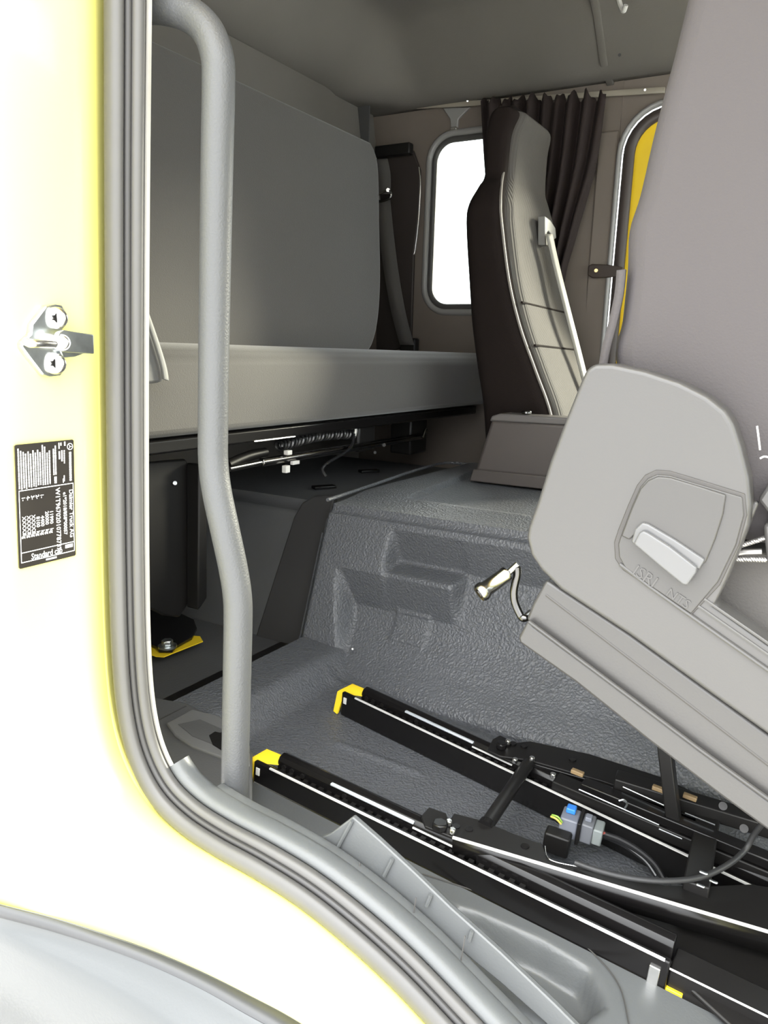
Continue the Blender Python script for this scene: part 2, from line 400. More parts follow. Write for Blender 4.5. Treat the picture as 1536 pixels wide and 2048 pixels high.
# curtain track along the valance
ct = thing('curtain_track', P(900, 205, Y=2.385), 'thin pale curtain track running along the far wall above the window', 'curtain track')
trk = cr([P(800, 214, Y=2.395), P(960, 206, Y=2.395), P(1150, 192, Y=2.395), P(1330, 180, Y=2.395)], 5)
ribbon('track_strip', trk, .016, (0, 0, 1), .008, mat('pale_track', (.30, .27, .22), .4), ct, bevel=.002)
for px in (815, 935, 1290):
    cyl('track_screw', P(px, 210-(px-800)*.062, Y=2.392), P(px, 210-(px-800)*.062, Y=2.388), .003, ZINC, ct)
# small bracket above the window
br = thing('window_bracket', P(908, 240, Y=2.40), 'small grey bracket on the wall above the rounded far window', 'bracket')
extr('bracket_plate', [P(a, b, Y=2.405) for a, b in ((885, 216), (940, 214), (916, 238), (914, 258), (902, 258), (900, 238))], (0, .012, 0), FRAMEM, br)
box('bracket_clip', -.008, .012, -.01, .01, -.004, .004, STEEL, br, bevel=.001, fr=(P(908, 258, Y=2.40), EX, EY, EZ))

# ================================================================== THINGS
# ---- engine tunnel
et = thing('engine_tunnel', (-.5, 1.5, 0), 'grained grey engine tunnel cover with moulded recesses, rising beside the seat rails', 'tunnel cover')
def side_disp(X, z):
    """moulded relief of the tunnel's side: overhangs at two heights with a ledge between, flush again at the foot"""
    D = .050
    dn = lambda a, b: max(0., min(1., (a-z)/(a-b)))
    right = D*dn(.300, .226)                           # right of the block: one high overhang
    left = D*dn(.210, .130)                            # left part: one low overhang
    ledge = D*dn(.300, .232)*(1-sm(.228, .212, z)*.86)+D*.86*dn(.206, .130)*sm(.228, .212, z)
    wl = sm(-.758, -.742, X); wr = sm(-.604, -.582, X)
    d = lerp(lerp(left, ledge, wl), right, wr)
    d *= sm(-.872-.30*(z-.21), -.848-.30*(z-.21), X)
    d *= sm(.005, .115, z) if z < .115 else 1.
    t_ = .005*sm(-.728, -.723, X)*sm(-.645, -.650, X)*sm(.078, .086, z)*sm(.142, .134, z)
    return -d+t_
tq = [P(805, 1002, Z=.335), P(930, 952, Z=.335)]
def tun_fn(u, v):
    X = lerp(-.935, .85, u**1.35 if u > 0 else 0)
    L1 = .72
    if v < L1:
        s = v/L1; z = lerp(zf(X)-.01, .312, s); Y = lerp(1.205, 1.318, (z+.0)/.312 if z > 0 else 0)
        Y -= side_disp(X, z)
        Y -= .022*sm(.055, .0, z)                      # foot fillet
    else:
        s = (v-L1)/(1-L1)
        a = min(1., s/.10); 
        if s < .10: Y = 1.318+.016*math.sin(a*math.pi/2); z = .312+.018*(1-math.cos(a*math.pi/2))+.0*a
        else: Y = lerp(1.334, 2.04, (s-.10)/.90); z = .330+.012*sm(1.33, 1.5, Y)
        # shallow tray pressed into the top
        ex = X-(tq[0].x+(Y-tq[0].y)*(tq[1].x-tq[0].x)/(tq[1].y-tq[0].y)); ey = Y-(tq[0].y+.02)
        z -= .013*sm(0, .008, ex)*sm(0, .008, ey)
    e = sm(-.905, -.935, X)                            # rounded rear edge
    Y += .030*e; z -= .022*e if v > .6 else 0
    return Vector((X, Y, z))
grid('front_cover', tun_fn, 330, 230, MATT, et, ang=75)
def tun_rear(u, v):
    X = lerp(-1.53, -.92, u)
    if v < .55: s = v/.55; z = lerp(.0, .285, s); Y = lerp(1.275, 1.392, s)
    elif v < .7: a = (v-.55)/.15*math.pi/2; Y = 1.392+.03*math.sin(a); z = .285+.022*(1-math.cos(a))
    else: Y = lerp(1.422, 2.1, (v-.7)/.3); z = .307
    return Vector((X, Y, z))
grid('rear_cover', tun_rear, 30, 60, MATR, et, ang=75)
def rc(px, py, off=.006):                              # on the slanted side of the rear part of the tunnel
    n = Vector((0, .285, -.117)); d = ray(px, py); t = (Vector((0, 1.275-off, 0))-CAM).dot(n)/d.dot(n); return CAM+d*t
extr('edge_shade_strip', [rc(a, b) for a, b in ((668, 992), (628, 992), (604, 1006), (588, 1034), (560, 1120), (506, 1290), (600, 1300), (640, 1180), (655, 1060))], (0, .02, 0), mat('edge_shade_dark', (.028, .027, .027), .7), et, bevel=.003)  # dark sheet standing for the shade behind the front cover's rear edge
tube('cover_hem', cr([P(655, 1000, Z=.339), P(740, 972, Z=.339), P(830, 941, Z=.339), P(890, 926, Z=.339), P(950, 930, Z=.339)], 5), .004, MATT, et, seg=8)
for a, b in ((648, 974), (738, 942)):
    p = P(a, b, Z=.312); box('hold_down_clip', -.03, .03, -.012, .012, -.004, .004, BLK, et, bevel=.002, fr=(p, Vector((.5, .86, 0)), Vector((-.86, .5, 0)), EZ))
cyl('moulding_pip', Pf(705, 1298, .05), Pf(705, 1298, .054), .002, WHT, et)

# ---- rear bench
rb = thing('rear_bench', (-1.25, 1.5, .3), 'long charcoal fabric rear bench with tall flat backrest along the back of the cab', 'bench')
bk = [P(742, 284, X=-1.20), P(757, 330, X=-1.19), P(760, 450, X=-1.165), P(762, 560, X=-1.14), P(757, 640, X=-1.115), P(745, 690, X=-1.10), P(728, 712, X=-1.095)]
bk = cr(bk, 5)
outl = bk+[Vector((-1.095, .66, .650)), Vector((-1.20, .66, bk[0].z))]
V, F = extr_geo(outl, (-.10, 0, -.02))
mk('backrest', V, F, FAB, rb, bevel=.018, bseg=4, ang=60)
prof = [(-1.50, .485), (-1.008, .492), (-.998, .50), (-.992, .56), (-.996, .615), (-1.004, .636), (-1.02, .648), (-1.05, .654), (-1.50, .656)]
V, F = extr_geo([Vector((x, .66, z)) for x, z in prof], (0, 1.71, 0))
mk('seat_cushion', V, F, FAB, rb, bevel=.006, ang=40)
bx = -1.03
box('front_rail', -1.06, -1.015, .68, 2.30, .462, .487, BLK, rb, bevel=.004)
tube('rail_glint_edge', [P(508, 883, X=-1.014), P(590, 873, X=-1.014)], .0018, STEEL, rb, seg=6)
gs = [P(458, 938, X=bx), P(522, 925, X=bx), P(522, 925, X=bx), P(700, 896, X=bx), P(845, 872, X=bx)]
tube('gas_strut_rod', [gs[0], gs[1]], .006, CHROME, rb)
tube('gas_strut_body', [gs[2], gs[3], gs[4]], .0095, mat('dark_polished_tube', (.30, .295, .29), .18, metal=1.), rb, bevel=.002)
a, b = P(556, 893, X=bx-.02), P(722, 869, X=bx-.02); hel = []
for k in range(0, 16*26+1):
    s = k/(16*26); th = 2*math.pi*k/16
    hel.append(a.lerp(b, s)+EZ*(.011*math.sin(th)+.012*math.sin(math.pi*s))+EX*(.011*math.cos(th)))
tube('tension_spring', hel, .0036, mat('spring_steel_dark', (.07, .07, .07), .3, metal=.8), rb, seg=6)
a, b = P(455, 930, X=bx-.03), P(530, 905, X=bx-.03)
tube('spring_sleeve', cr([a, a.lerp(b, .5)+EZ*.004, b], 6), .011, BLKM, rb)
for (px, py, w_, h_) in ((576, 905, .016, .010), (572, 938, .015, .016)):
    p = P(px, py, X=bx+.012); box('white_clip', -.006, .006, -w_/2, w_/2, -h_/2, h_/2, WHT, rb, bevel=.0015, fr=(p, EX, EY, EZ))
p = P(590, 925, X=bx+.012); box('white_clip', -.004, .004, -.012, .012, -.004, .004, WHT, rb, bevel=.001, fr=(p, EX, EY, EZ))
ribbon('cable_tie', cr([P(705, 848, X=bx+.01), P(712, 858, X=bx+.01), P(710, 872, X=bx+.01)], 4), .010, (0, 1, 0), .002, WHT, rb)
tube('loose_cable', cr([P(708, 868, X=bx+.01), P(704, 890, X=bx+.02), P(690, 905, X=bx+.03), P(658, 924, X=bx+.04), P(645, 938, X=bx+.04), P(652, 953, X=bx+.05)], 6), .0035, CABLE, rb, seg=8)
box('rail_support', -1.09, -1.03, 1.62, 1.70, .40, .47, BLKM, rb, bevel=.006)
box('rail_support', -1.12, -1.05, 1.93, 2.03, .36, .47, BLKM, rb, bevel=.006)
cyl('support_bolt', P(768, 890, X=-1.025), P(768, 890, X=-1.018), .005, BLKM, rb, seg=6)
cyl('support_bolt', P(750, 905, X=-1.025), P(750, 905, X=-1.018), .004, BLKM, rb, seg=6)
tube('chrome_catch', cr([P(846, 876, X=-1.02), P(849, 866, X=-1.02), P(852, 858, X=-1.02)], 4), .005, CHROME, rb)
# bench leg with its foot bolted through to the yellow body
lx = -1.10
lg = [P(a, b, X=lx) for a, b in ((230, 930), (372, 918), (386, 940), (386, 1195), (360, 1235), (330, 1232), (275, 1205), (230, 1180))]
extr('support_leg', lg, (-.012, 0, 0), BLKM, rb, bevel=.004)
fl = [P(a, b, X=lx) for a, b in ((372, 925), (388, 925), (390, 1190), (372, 1215))]
extr('leg_flange', fl, (.035, 0, 0), BLKM, rb, bevel=.004)
ft = [P(a, b, Z=.036) for a, b in ((240, 1180), (300, 1205), (360, 1232), (388, 1245), (394, 1262), (384, 1280), (352, 1298), (345, 1306), (318, 1306), (312, 1298), (240, 1272))]
extr('leg_foot', ft, (0, 0, .008), BLK, rb, bevel=.002)
bp = P(335, 1294, Z=.044)
cyl('foot_washer', bp, bp+EZ*.004, .019, ZINC, rb)
cyl('foot_bolt', bp+EZ*.004, bp+EZ*.016, .012, ZINC, rb, seg=6, bevel=.002)
cyl('leg_stud', P(350, 968, X=lx+.001), P(350, 966, X=lx+.006), .004, ZINC, rb)
yb = [P(a, b, Z=.0325) for a, b in ((240, 1270), (280, 1302), (312, 1314), (328, 1315), (345, 1308), (406, 1284), (400, 1274), (340, 1270), (250, 1240))]
extr('body_patch', yb, (0, 0, .002), YELI, rb, bevel=.0)

# grey vinyl flap at the bench's near end
vf = thing('vinyl_flap', P(295, 760, X=-.95), 'small folded grey vinyl flap hanging at the bench end beside the door seal', 'flap')
fp = [P(a, b, X=-.95) for a, b in ((262, 560), (283, 600), (300, 655), (316, 700), (327, 738), (330, 762), (318, 766), (262, 772))]
extr('flap_body', fp, (-.030, .0, 0), mat('grey_vinyl', (.115, .115, .115), .5, bump=.2, bscale=200), vf, bevel=.005)
ribbon('flap_hem', cr([P(a, b, X=-.944) for a, b in ((282, 600), (300, 650), (316, 697), (327, 735), (331, 760))], 4), .010, (0, 1, -.25), .006, mat('pale_vinyl_edge', (.22, .22, .21), .5), vf, bevel=.001)

# ---- rear seat belt hanging beside the bench backrest
sb = thing('seat_belt', P(790, 690, Y=2.33), 'dark grey seat belt hanging between the bench backrest and far window', 'seat belt')
bp_ = cr([P(766, 400, Y=2.30), P(774, 480, Y=2.30), P(785, 560, Y=2.31), P(798, 630, Y=2.32), P(814, 690, Y=2.33)], 5)
ribbon('webbing', bp_, .050, Vector((.97, .24, 0)), .002, BELT, sb)
p = P(767, 392, Y=2.29)
V, F = join([tube_geo(cr([p+Vector(q) for q in ((-.022, 0, .006), (.022, 0, .016), (.024, 0, -.008), (-.02, 0, -.016), (-.022, 0, .006))], 4), .0035, 8)])
mk('belt_buckle_ring', V, F, CHROME, sb)
cyl('anchor_bolt', P(776, 380, Y=2.30), P(776, 380, Y=2.285), .009, CHROME, sb, seg=6, bevel=.002)
box('anchor_block', -.03, .03, -.012, .02, -.045, .03, BLKM, sb, bevel=.006, fr=(P(818, 694, Y=2.35), EX, EY, EZ))
ribbon('upper_webbing', cr([P(762, 318, Y=2.31), P(768, 350, Y=2.305), P(768, 388, Y=2.30)], 4), .045, Vector((.97, .24, 0)), .002, BELT, sb)
box('belt_guide', -.075, .06, -.01, .02, -.018, .018, BLKM, sb, bevel=.005, fr=(P(790, 300, Y=2.36), EX, EY, EZ))
wt = thing('wall_pocket', P(800, 700, Y=2.40), 'dark brown corner wall panel with pale piping left of the far window', 'wall panel')
extr('panel', [P(a, b, Y=2.395) for a, b in ((752, 300), (826, 300), (840, 340), (838, 420), (828, 500), (822, 690), (752, 712))], (0, .012, 0), mat('brown_wall_panel', (.034, .026, .023), .6, bump=.2, bscale=200), wt, bevel=.004)
tube('piping', cr([P(838, 334, Y=2.39), P(841, 370, Y=2.39), P(837, 440, Y=2.39), P(830, 500, Y=2.39), P(827, 509, Y=2.39)], 5), .0025, STEEL, wt, seg=8)

# ---- curtain gathered behind the driver's seat
cu = thing('curtain', P(1080, 700, Y=2.34), 'dark brown gathered curtain hanging from the track behind the far seat', 'curtain')
Lc = [P(962, 202, Y=2.34), P(968, 350, Y=2.34), P(985, 500, Y=2.34), P(1000, 700, Y=2.34), P(1000, 860, Y=2.34)]
Rc = [P(1212, 190, Y=2.34), P(1190, 330, Y=2.34), P(1150, 470, Y=2.34), P(1122, 590, Y=2.34), P(1110, 860, Y=2.34)]
Lc = cr(Lc, 8); Rc = cr(Rc, 8)
def curt(u, v):
    i = min(int(v*32), 31); f = v*32-i; a = Lc[i].lerp(Lc[i+1], f); b = Rc[i].lerp(Rc[i+1], f)
    p = a.lerp(b, u)
    p.y += .022*math.sin(u*2*math.pi*9+math.sin(v*3)*1.2)*(.6+.4*v)+.008*math.sin(u*41)
    if v < .02: p.z += .010*math.sin(u*60)+.006*math.sin(u*133)
    return p
grid('cloth', curt, 110, 34, CURT, cu, solid=.003, ang=80)
tb = thing('curtain_strap', P(1195, 541, Y=2.385), 'short dark leather strap with a brass rivet on the far door pillar', 'strap')
extr('strap_tab', [P(a, b, Y=2.39) for a, b in ((1176, 532), (1184, 528), (1215, 529), (1246, 534), (1246, 552), (1215, 555), (1184, 556), (1175, 550))], (0, .008, 0), mat('dark_brown_leather', (.045, .032, .026), .5), tb, bevel=.003)
cyl('rivet', P(1192, 541, Y=2.39), P(1192, 541, Y=2.383), .006, mat('brass', (.6, .45, .22), .3, metal=1.), tb, bevel=.001)

# ---- driver's seat (far side)
ds = thing('driver_seat', (-.7, 2.07, 0), 'tall dark driver seat with ribbed grey centre and built-in belt, in front of the curtain', 'seat')
rear = [(986, 214), (975, 226), (968, 262), (966, 345), (952, 368), (931, 398), (925, 440), (930, 560), (936, 660), (946, 760), (958, 850), (965, 940)]
fron = [(1022, 217), (1030, 230), (1014, 275), (1006, 345), (1002, 372), (1000, 410), (1002, 450), (1017, 560), (1040, 645), (1072, 715), (1104, 800), (1122, 940)]
rings = []; lev = []
for k, ((a, b), (c, d)) in enumerate(zip(rear, fron)):
    hy = 1.90 if k < 4 else (1.875 if k == 4 else 1.85)
    p = P(a, b, Y=hy); q = P(c, d, Y=hy)
    lev.append((p.x, q.x, (p.z+q.z)/2, hy))
FY = [.05, .105, .142, .160, .174, .195, .208, .21, .21, .21, .21, .21]      # half width of the seat's far side at each level
crv = cr([Vector((l[0], l[1], l[2])) for l in lev], 5); cy_ = cr([Vector((l[3], f, 0)) for l, f in zip(lev, FY)], 5)
lev2 = [(a.x, a.y, a.z, b.x, b.y) for a, b in zip(crv, cy_)]
def seat_ring(xr, xf, z, y0, fy):
    y1 = 2.06+fy; r = min(.035, (xf-xr)*.3); out = []
    pts = rrect((xr+xf)/2, (y0+y1)/2, (xf-xr)/2, (y1-y0)/2, r, 4)
    for x, y in pts: out.append(Vector((x, y, z)))
    # front face dish between the bolsters
    return out
for q_ in lev2: rings.append(seat_ring(*q_))
tc_ = Vector(((lev2[0][0]+lev2[0][1])/2, 2.0, lev2[0][2]))
tops = [[Vector((lerp(p.x, tc_.x, a_), lerp(p.y, tc_.y, a_), p.z+b_)) for p in rings[0]] for a_, b_ in ((.75, .020), (.45, .0165), (.2, .009))]
loft('backrest_shell', tops+rings, FABD, ds, bevel=0, ang=50)
# ribbed centre panel, standing just proud of the shell's front
def cpan(u, v):
    i = v*(len(lev2)-1); k = min(int(i), len(lev2)-2); f = i-k
    xf = lerp(lev2[k][1], lev2[k+1][1], f); z = lerp(lev2[k][2], lev2[k+1][2], f); y0 = lerp(lev2[k][3], lev2[k+1][3], f)+.030
    y1 = 2.06+lerp(lev2[k][4], lev2[k+1][4], f)-.02
    return Vector((xf+.012*sm(0, .08, u)*sm(1, .92, u)*sm(0, .05, v), lerp(y0, y1, u), z))
grid('centre_panel', cpan, 30, 60, FABC, ds, solid=.006, off=-1, ang=60)
tube('piping', cr([Vector((q[1]-.004, q[3]+.012, q[2])) for q in lev[3:]], 6), .0035, mat('pale_piping', (.22, .20, .18), .5), ds, seg=8)
for py in (604, 690):
    z = P(1050, py, Y=1.87).z; i = min(range(len(lev2)), key=lambda k: abs(lev2[k][2]-z)); q = lev2[i]
    tube('seam', [Vector((q[1]+.013, q[3]+.03, z)), Vector((q[1]+.015, 4.12-q[3]-.03, z-.006))], .003, FABD, ds, seg=8)
extr('belt_guide', [P(a+5, b, X=-.742) for a, b in ((1085, 432), (1096, 440), (1106, 456), (1108, 476), (1102, 480), (1099, 470), (1092, 462), (1089, 466), (1093, 478), (1093, 492), (1085, 490))], (-.02, 0, 0), mat('pale_belt_guide', (.20, .195, .185), .4), ds, bevel=.002)
ribbon('belt_webbing', cr([P(1098, 468, X=-.733), P(1112, 530, X=-.72), P(1132, 610, X=-.69), P(1155, 700, X=-.65), P(1180, 800, X=-.60)], 6), .040, Vector((.10, .98, .12)).normalized(), .002, BELTL, ds)
box('seat_cushion', -.54, -.08, 1.88, 2.28, .355, .435, FABD, ds, bevel=.03, bseg=4)
box('seat_base', -.56, -.16, 2.06, 2.26, .0, .36, TRIMD, ds, bevel=.02)

# ---- storage box on the tunnel beside the driver's seat
sx = thing('storage_box', P(1050, 950, Z=.345), 'brown-grey lidded storage box with chrome button standing on the engine tunnel', 'storage box')
def bp3(a, b): return P(a, b, Y=1.775)
b0 = [bp3(948, 944), bp3(1140, 962), bp3(1140, 848), bp3(982, 838)]
extr('box_body', b0, (.005, .06, 0), BOXM, sx, bevel=.010, bseg=3)
ld = [bp3(980, 842), bp3(1142, 850), bp3(1142, 836), bp3(1000, 827), bp3(984, 832)]
extr('lid', [p+Vector((0, -.005, 0)) for p in ld], (.005, .068, 0), mat('lid_grey', (.13, .12, .115), .35), sx, bevel=.004)
p = bp3(1047, 829); cyl('chrome_button', p+Vector((0, .02, 0)), p+Vector((0, .02, .008)), .012, CHROME, sx, bevel=.002)
extr('base_flange', [bp3(938, 962), bp3(1140, 985), bp3(1140, 958), bp3(946, 938)], (.005, .062, 0), BOXM, sx, bevel=.003)

# ---- grab handle on the pillar
gh = thing('grab_handle', P(470, 1600, Y=.66), 'long bent grey grab bar standing just inside the door pillar', 'grab handle')
bar = cr([P(a, b, Y=y) for a, b, y in ((283, 12, .645), (330, 14, .652), (380, 30, .658), (415, 62, .66), (434, 112, .66), (437, 170, .66), (434, 320, .66), (429, 600, .66), (426, 860, .66), (427, 930, .66), (434, 985, .66), (450, 1060, .663), (467, 1140, .668), (475, 1195, .67), (476, 1250, .67), (473, 1400, .67), (468, 1640, .67))], 7)
tube('bar', bar, .0172, BARM, gh, seg=24, ang=60)
cyl('upper_mount', P(262, 10, Y=.64), P(290, 12, Y=.645), .021, BARM, gh, bevel=.003)
cyl('foot_collar', bar[-1]+EZ*.014, bar[-1]-EZ*.02, .020, TRIMD, gh, bevel=.002)

# ---- rubber door seal
se = thing('door_seal', path[60], 'dark ribbed rubber door seal running down the pillar and over the sill', 'door seal')
sweep('outer_lip', 0, NP, ell(-.0072, .590, .0115, .0085, 18), RUB, se, ang=80)
sweep('middle_bead', 0, NP, ell(.0045, .598, .004, .004, 10), mat('dark_rubber', (.03, .029, .029), .45), se, ang=80)
sweep('inner_lip', 0, NP, ell(.010, .606, .0065, .007), RUB, se, ang=80)
i_t = min(range(NP), key=lambda i: (path[i]-P(322, 1580, Y=YS)).length)
sweep('edge_strip', 0, i_t+1, [(.0145, .612), (.0175, .612), (.0175, .6165), (.0145, .6165)], mat('pale_metal_edge', (.62, .60, .55), .3, metal=.6), se, ang=30)
# ---- grey plastic sill trim inside the seal
st = thing('sill_trim', path[i_t], 'light grey plastic entry sill trim with rounded lip, ribs and scooped recess', 'sill trim')
sweep('rounded_lip', i_t-3, NP, ell(.017, .626, .0095, .015, 18), TRIM, st, ang=80)
sweep('top_band', i_t+6, NP, [(.020, .630), (.0215, .638), (.0205, .650), (.0185, .653), (-.02, .653), (-.02, .630)], TRIM, st, ang=40)
def sp(px, py):                                         # point of the sill surface (Y .668) under a line of sight
    return P(px, py, Y=.657)
fin = [sp(a, b) for a, b in ((600, 1690), (660, 1668), (705, 1634), (760, 1682), (830, 1747), (900, 1815), (1000, 1905), (1110, 2010), (1180, 2080), (1140, 2090), (1000, 1965), (880, 1868), (760, 1775), (640, 1712))]
extr('step_fin', fin, (0, .007, 0), TRIM, st, bevel=.0015)
for (a, b, c, d) in ((704, 1642, 676, 1694), (785, 1718, 768, 1752), (862, 1790, 853, 1812), (944, 1862, 938, 1882)):
    tube('fin_rib', [P(a, b, Y=.655), P(c, d, Y=.655)], .0022, TRIM, st, seg=6)
p = P(634, 1702, Y=.645); cyl('screw_cap', p, p+Vector((.001, -.002, .005)), .013, TRIM, st, bevel=.002)
for (a, b, c, d) in ((832, 1795, 824, 1852), (930, 1872, 920, 1935), (720, 1725, 716, 1760)):
    tube('moulding_line', [P(a, b, Y=.648), P(c, d, Y=.638)], .0007, SEATP, st, seg=5)
sc = [Pf(a, b, .012) for a, b in ((885, 1800), (960, 1815), (1040, 1832), (1100, 1852), (1150, 1885), (1185, 1930), (1208, 1980), (1216, 2015), (1170, 2050), (1130, 2040), (1065, 1958), (980, 1880))]
sc = [Vector((p.x, min(p.y, rail_y(p.x)-.016-.01*abs(p.x+.22)/.1), p.z)) for p in sc]
def inpoly(x, y, pl):
    c = False; n = len(pl)
    for i in range(n):
        a, b = pl[i], pl[i-1]
        if (a.y > y) != (b.y > y) and x < (b.x-a.x)*(y-a.y)/(b.y-a.y)+a.x: c = not c
    return c
def pdist(x, y, pl):
    q = Vector((x, y)); best = 9
    for i in range(len(pl)):
        a = Vector(pl[i-1][:2]); b = Vector(pl[i][:2]); t = max(0, min(1, (q-a).dot(b-a)/(b-a).length_squared)); best = min(best, (a+(b-a)*t-q).length)
    return best
def panel(u, v):
    X = lerp(-.735, .30, u); Y = lerp(.655, rail_y(X)-.0015, v); z = zf(X)+.012
    if inpoly(X, Y, sc): z -= .034*sm(0, .020, pdist(X, Y, sc))
    z += .030*sm(-.60, -.735, X)*(1-v)
    return Vector((X, Y, z))
grid('inner_panel', panel, 150, 36, TRIM, st, ang=70)
tube('parting_line', cr([Pf(a, b, .0135) for a, b in ((845, 1748), (950, 1782), (1060, 1825), (1140, 1868), (1200, 1920), (1240, 1975), (1258, 2048))], 6), .0008, SEATP, st, seg=5)
# foot of the pillar: dark corner moulding
kc = thing('corner_moulding', Pf(400, 1500, .05), 'dark grey corner moulding with a triangular foot plate below the grab bar', 'moulding')
def kp(a, b, h=.050): return Pf(a, b, h)
extr('base', [kp(a, b) for a, b in ((268, 1410), (300, 1392), (372, 1405), (430, 1432), (470, 1470), (505, 1500), (505, 1640), (420, 1610), (340, 1560), (300, 1500))], (0, 0, -.03), mat('corner_grey', (.08, .08, .081), .5, bump=.2, bscale=300), kc, bevel=.004)
extr('foot_plate', [kp(a, b, .054) for a, b in ((332, 1446), (385, 1418), (440, 1432), (500, 1490), (500, 1530), (440, 1512), (385, 1492), (350, 1470))], (0, 0, -.006), mat('corner_pale', (.13, .13, .13), .45, bump=.1), kc, bevel=.002)
extr('foot_plate_inset', [kp(a, b, .0548) for a, b in ((356, 1448), (400, 1438), (455, 1462), (500, 1505), (440, 1494), (385, 1472))], (0, 0, -.003), mat('corner_grey', (.08, .08, .081), .5), kc, bevel=.0005)
extr('vent_hole', [kp(a, b, .0556) for a, b in ((418, 1470), (430, 1462), (440, 1465), (452, 1458), (470, 1462), (470, 1500), (445, 1500), (425, 1488))], (0, 0, -.003), BLKM, kc, bevel=.0008)
tube('joint_line', [kp(282, 1458, .051), kp(372, 1412, .051)], .0009, SEATP, kc, seg=5)

# ---- door striker on the jamb
jt = min(path, key=lambda p: abs(p.z-.9)); jb = min(path, key=lambda p: abs(p.z-.4))
JB = (jt.x-jb.x)/(jt.z-jb.z); JA = jt.x-.010-JB*jt.z     # the jamb face: x = JA + JB*z
def J(px, py, d=0.):
    r_ = ray(px, py); return CAM + r_*((JA+d+JB*CAM.z-CAM.x)/(r_.x-JB*r_.z))
dk = thing('door_striker', J(100, 690), 'zinc door striker plate with two star-headed screws on the yellow pillar', 'door striker')
pl = [(112, 608), (125, 610), (132, 622), (133, 650), (122, 664), (120, 700), (131, 718), (130, 738), (122, 752), (100, 754), (86, 750), (58, 714), (43, 694), (44, 684), (62, 668), (64, 648), (92, 612)]
extr('base_plate', [J(a, b, .006) for a, b in pl], (-.008, 0, 0), ZINC, dk, bevel=.0015)
for a, b in ((113, 636), (110, 727)):
    h = cyl('screw_head', J(a, b, .006), J(a, b, .0125), .0108, STEEL, dk, bevel=.003, seg=24)
    c = J(a, b, .0128); star = []
    for k in range(12):
        r = .0048 if k % 2 else .0028; th = k*math.pi/6; star.append(c+EY*r*math.cos(th)+EZ*r*math.sin(th))
    extr('star_socket', star, (-.002, 0, 0), BLKM, h, bevel=0)
sl = [(112, 676), (118, 664), (130, 660), (160, 665), (188, 669), (189, 708), (160, 706), (130, 704), (115, 698)]
extr('striker_arm', [J(a, b, .022) for a, b in sl], (-.006, 0, 0), ZINC, dk, bevel=.0012)
cyl('striker_pin', J(124, 685, .023), J(122, 685, .006), .008, STEEL, dk)
cyl('pin_rivet', J(124, 685, .022), J(124, 685, .0245), .007, STEEL, dk, bevel=.0015)
tube('striker_loop', cr([J(52, 683, .006), J(62, 687, .018), J(85, 687, .020), J(112, 688, .018)], 5), .0042, STEEL, dk)
extr('arm_gusset', [J(a, b, .012) for a, b in ((120, 700), (172, 706), (150, 714), (126, 716))], (-.010, 0, 0), ZINC, dk, bevel=.001)

# ---- type plate on the jamb
tp = thing('type_plate', J(90, 1000), 'black type plate with white printed lettering on the yellow pillar', 'label')
c00 = J(29, 890, .0018); c10 = J(147, 882, .0018); c01 = J(36, 1139, .0018)
W_ = c10.y-c00.y; H_ = c00.z-c01.z; Z0 = c00.z
def q(u, v, d=0.): return Vector((JA+JB*(Z0-v*H_)+.0022+d, c00.y+u*W_, Z0-v*H_))
extr('plate', [q(u, v) for u, v in ((.02, 0), (.98, 0), (1, .01), (1, .99), (.98, 1), (.02, 1), (0, .99), (0, .01))], (-.0014, 0, 0), PLATE, tp, bevel=0)
DN = Vector((-JB, 0, -1)).normalized()
G = []
for s, u, v, h in (('Daimler Truck AG', .925, .415, .082), ('e1*2018/858*00057', .81, .43, .068), ('W1T96702010778737', .685, .385, .088),
                   ('11990', .565, .565, .068), ('20000', .487, .565, .068), ('4400', .41, .595, .068), ('8100', .333, .595, .068), ('XXXXX', .255, .575, .068), ('XXXXX', .178, .575, .068), ('XXXXX', .10, .575, .068),
                   ('1-', .41, .415, .064), ('2-', .333, .415, .064), ('3-', .255, .415, .064), ('4-', .178, .415, .064), ('1-', .10, .415, .064)):
    G.append(text_geo(s, h*W_*1.25, q(u, v, .0004), DN, EY, bold=.0001))
for u in (.565, .487, .41, .333, .255, .178, .10): G.append(text_geo('kg', .068*W_*1.25, q(u, .715, .0004), DN, EY, bold=.0001))
G.append(text_geo('Standard cab', .135*W_*1.0, q(.20, .922, .0004), EY, -DN, sx=.78, bold=.0001))
V, F = join(G); mk('lettering', V, F, INK, tp, smooth=False)
L = []
def bar2(u0_, v0_, u1_, v1_): L.append(([q(u0_, v0_, .0004), q(u1_, v0_, .0004), q(u1_, v1_, .0004), q(u0_, v1_, .0004)], [(0, 1, 2, 3)]))
for a in ((.03, .362, .975, .369), (.03, .868, .975, .875), (.03, .948, .975, .955), (.03, .362, .042, .955), (.963, .362, .975, .955)): bar2(*a)
V, F = join(L); mk('frame_lines', V, F, INK, tp, smooth=False)
L = []
rows = [(.045, .03, .35), (.085, .05, .355), (.125, .06, .35), (.163, .075, .355), (.205, .06, .345), (.243, .08, .35), (.285, .055, .345), (.322, .075, .35), (.362, .055, .34), (.40, .075, .34), (.442, .02, .345), (.48, .035, .345), (.52, .085, .345), (.56, .07, .345), (.63, .06, .275), (.665, .035, .275), (.645, .29, .345), (.665, .29, .345)]
for u, v0_, v1_ in rows:
    v = v0_
    while v < v1_:
        l = random.uniform(.012, .045); e = min(v+l, v1_); bar2(u-.011, v, u+.011, e); v = e+.004
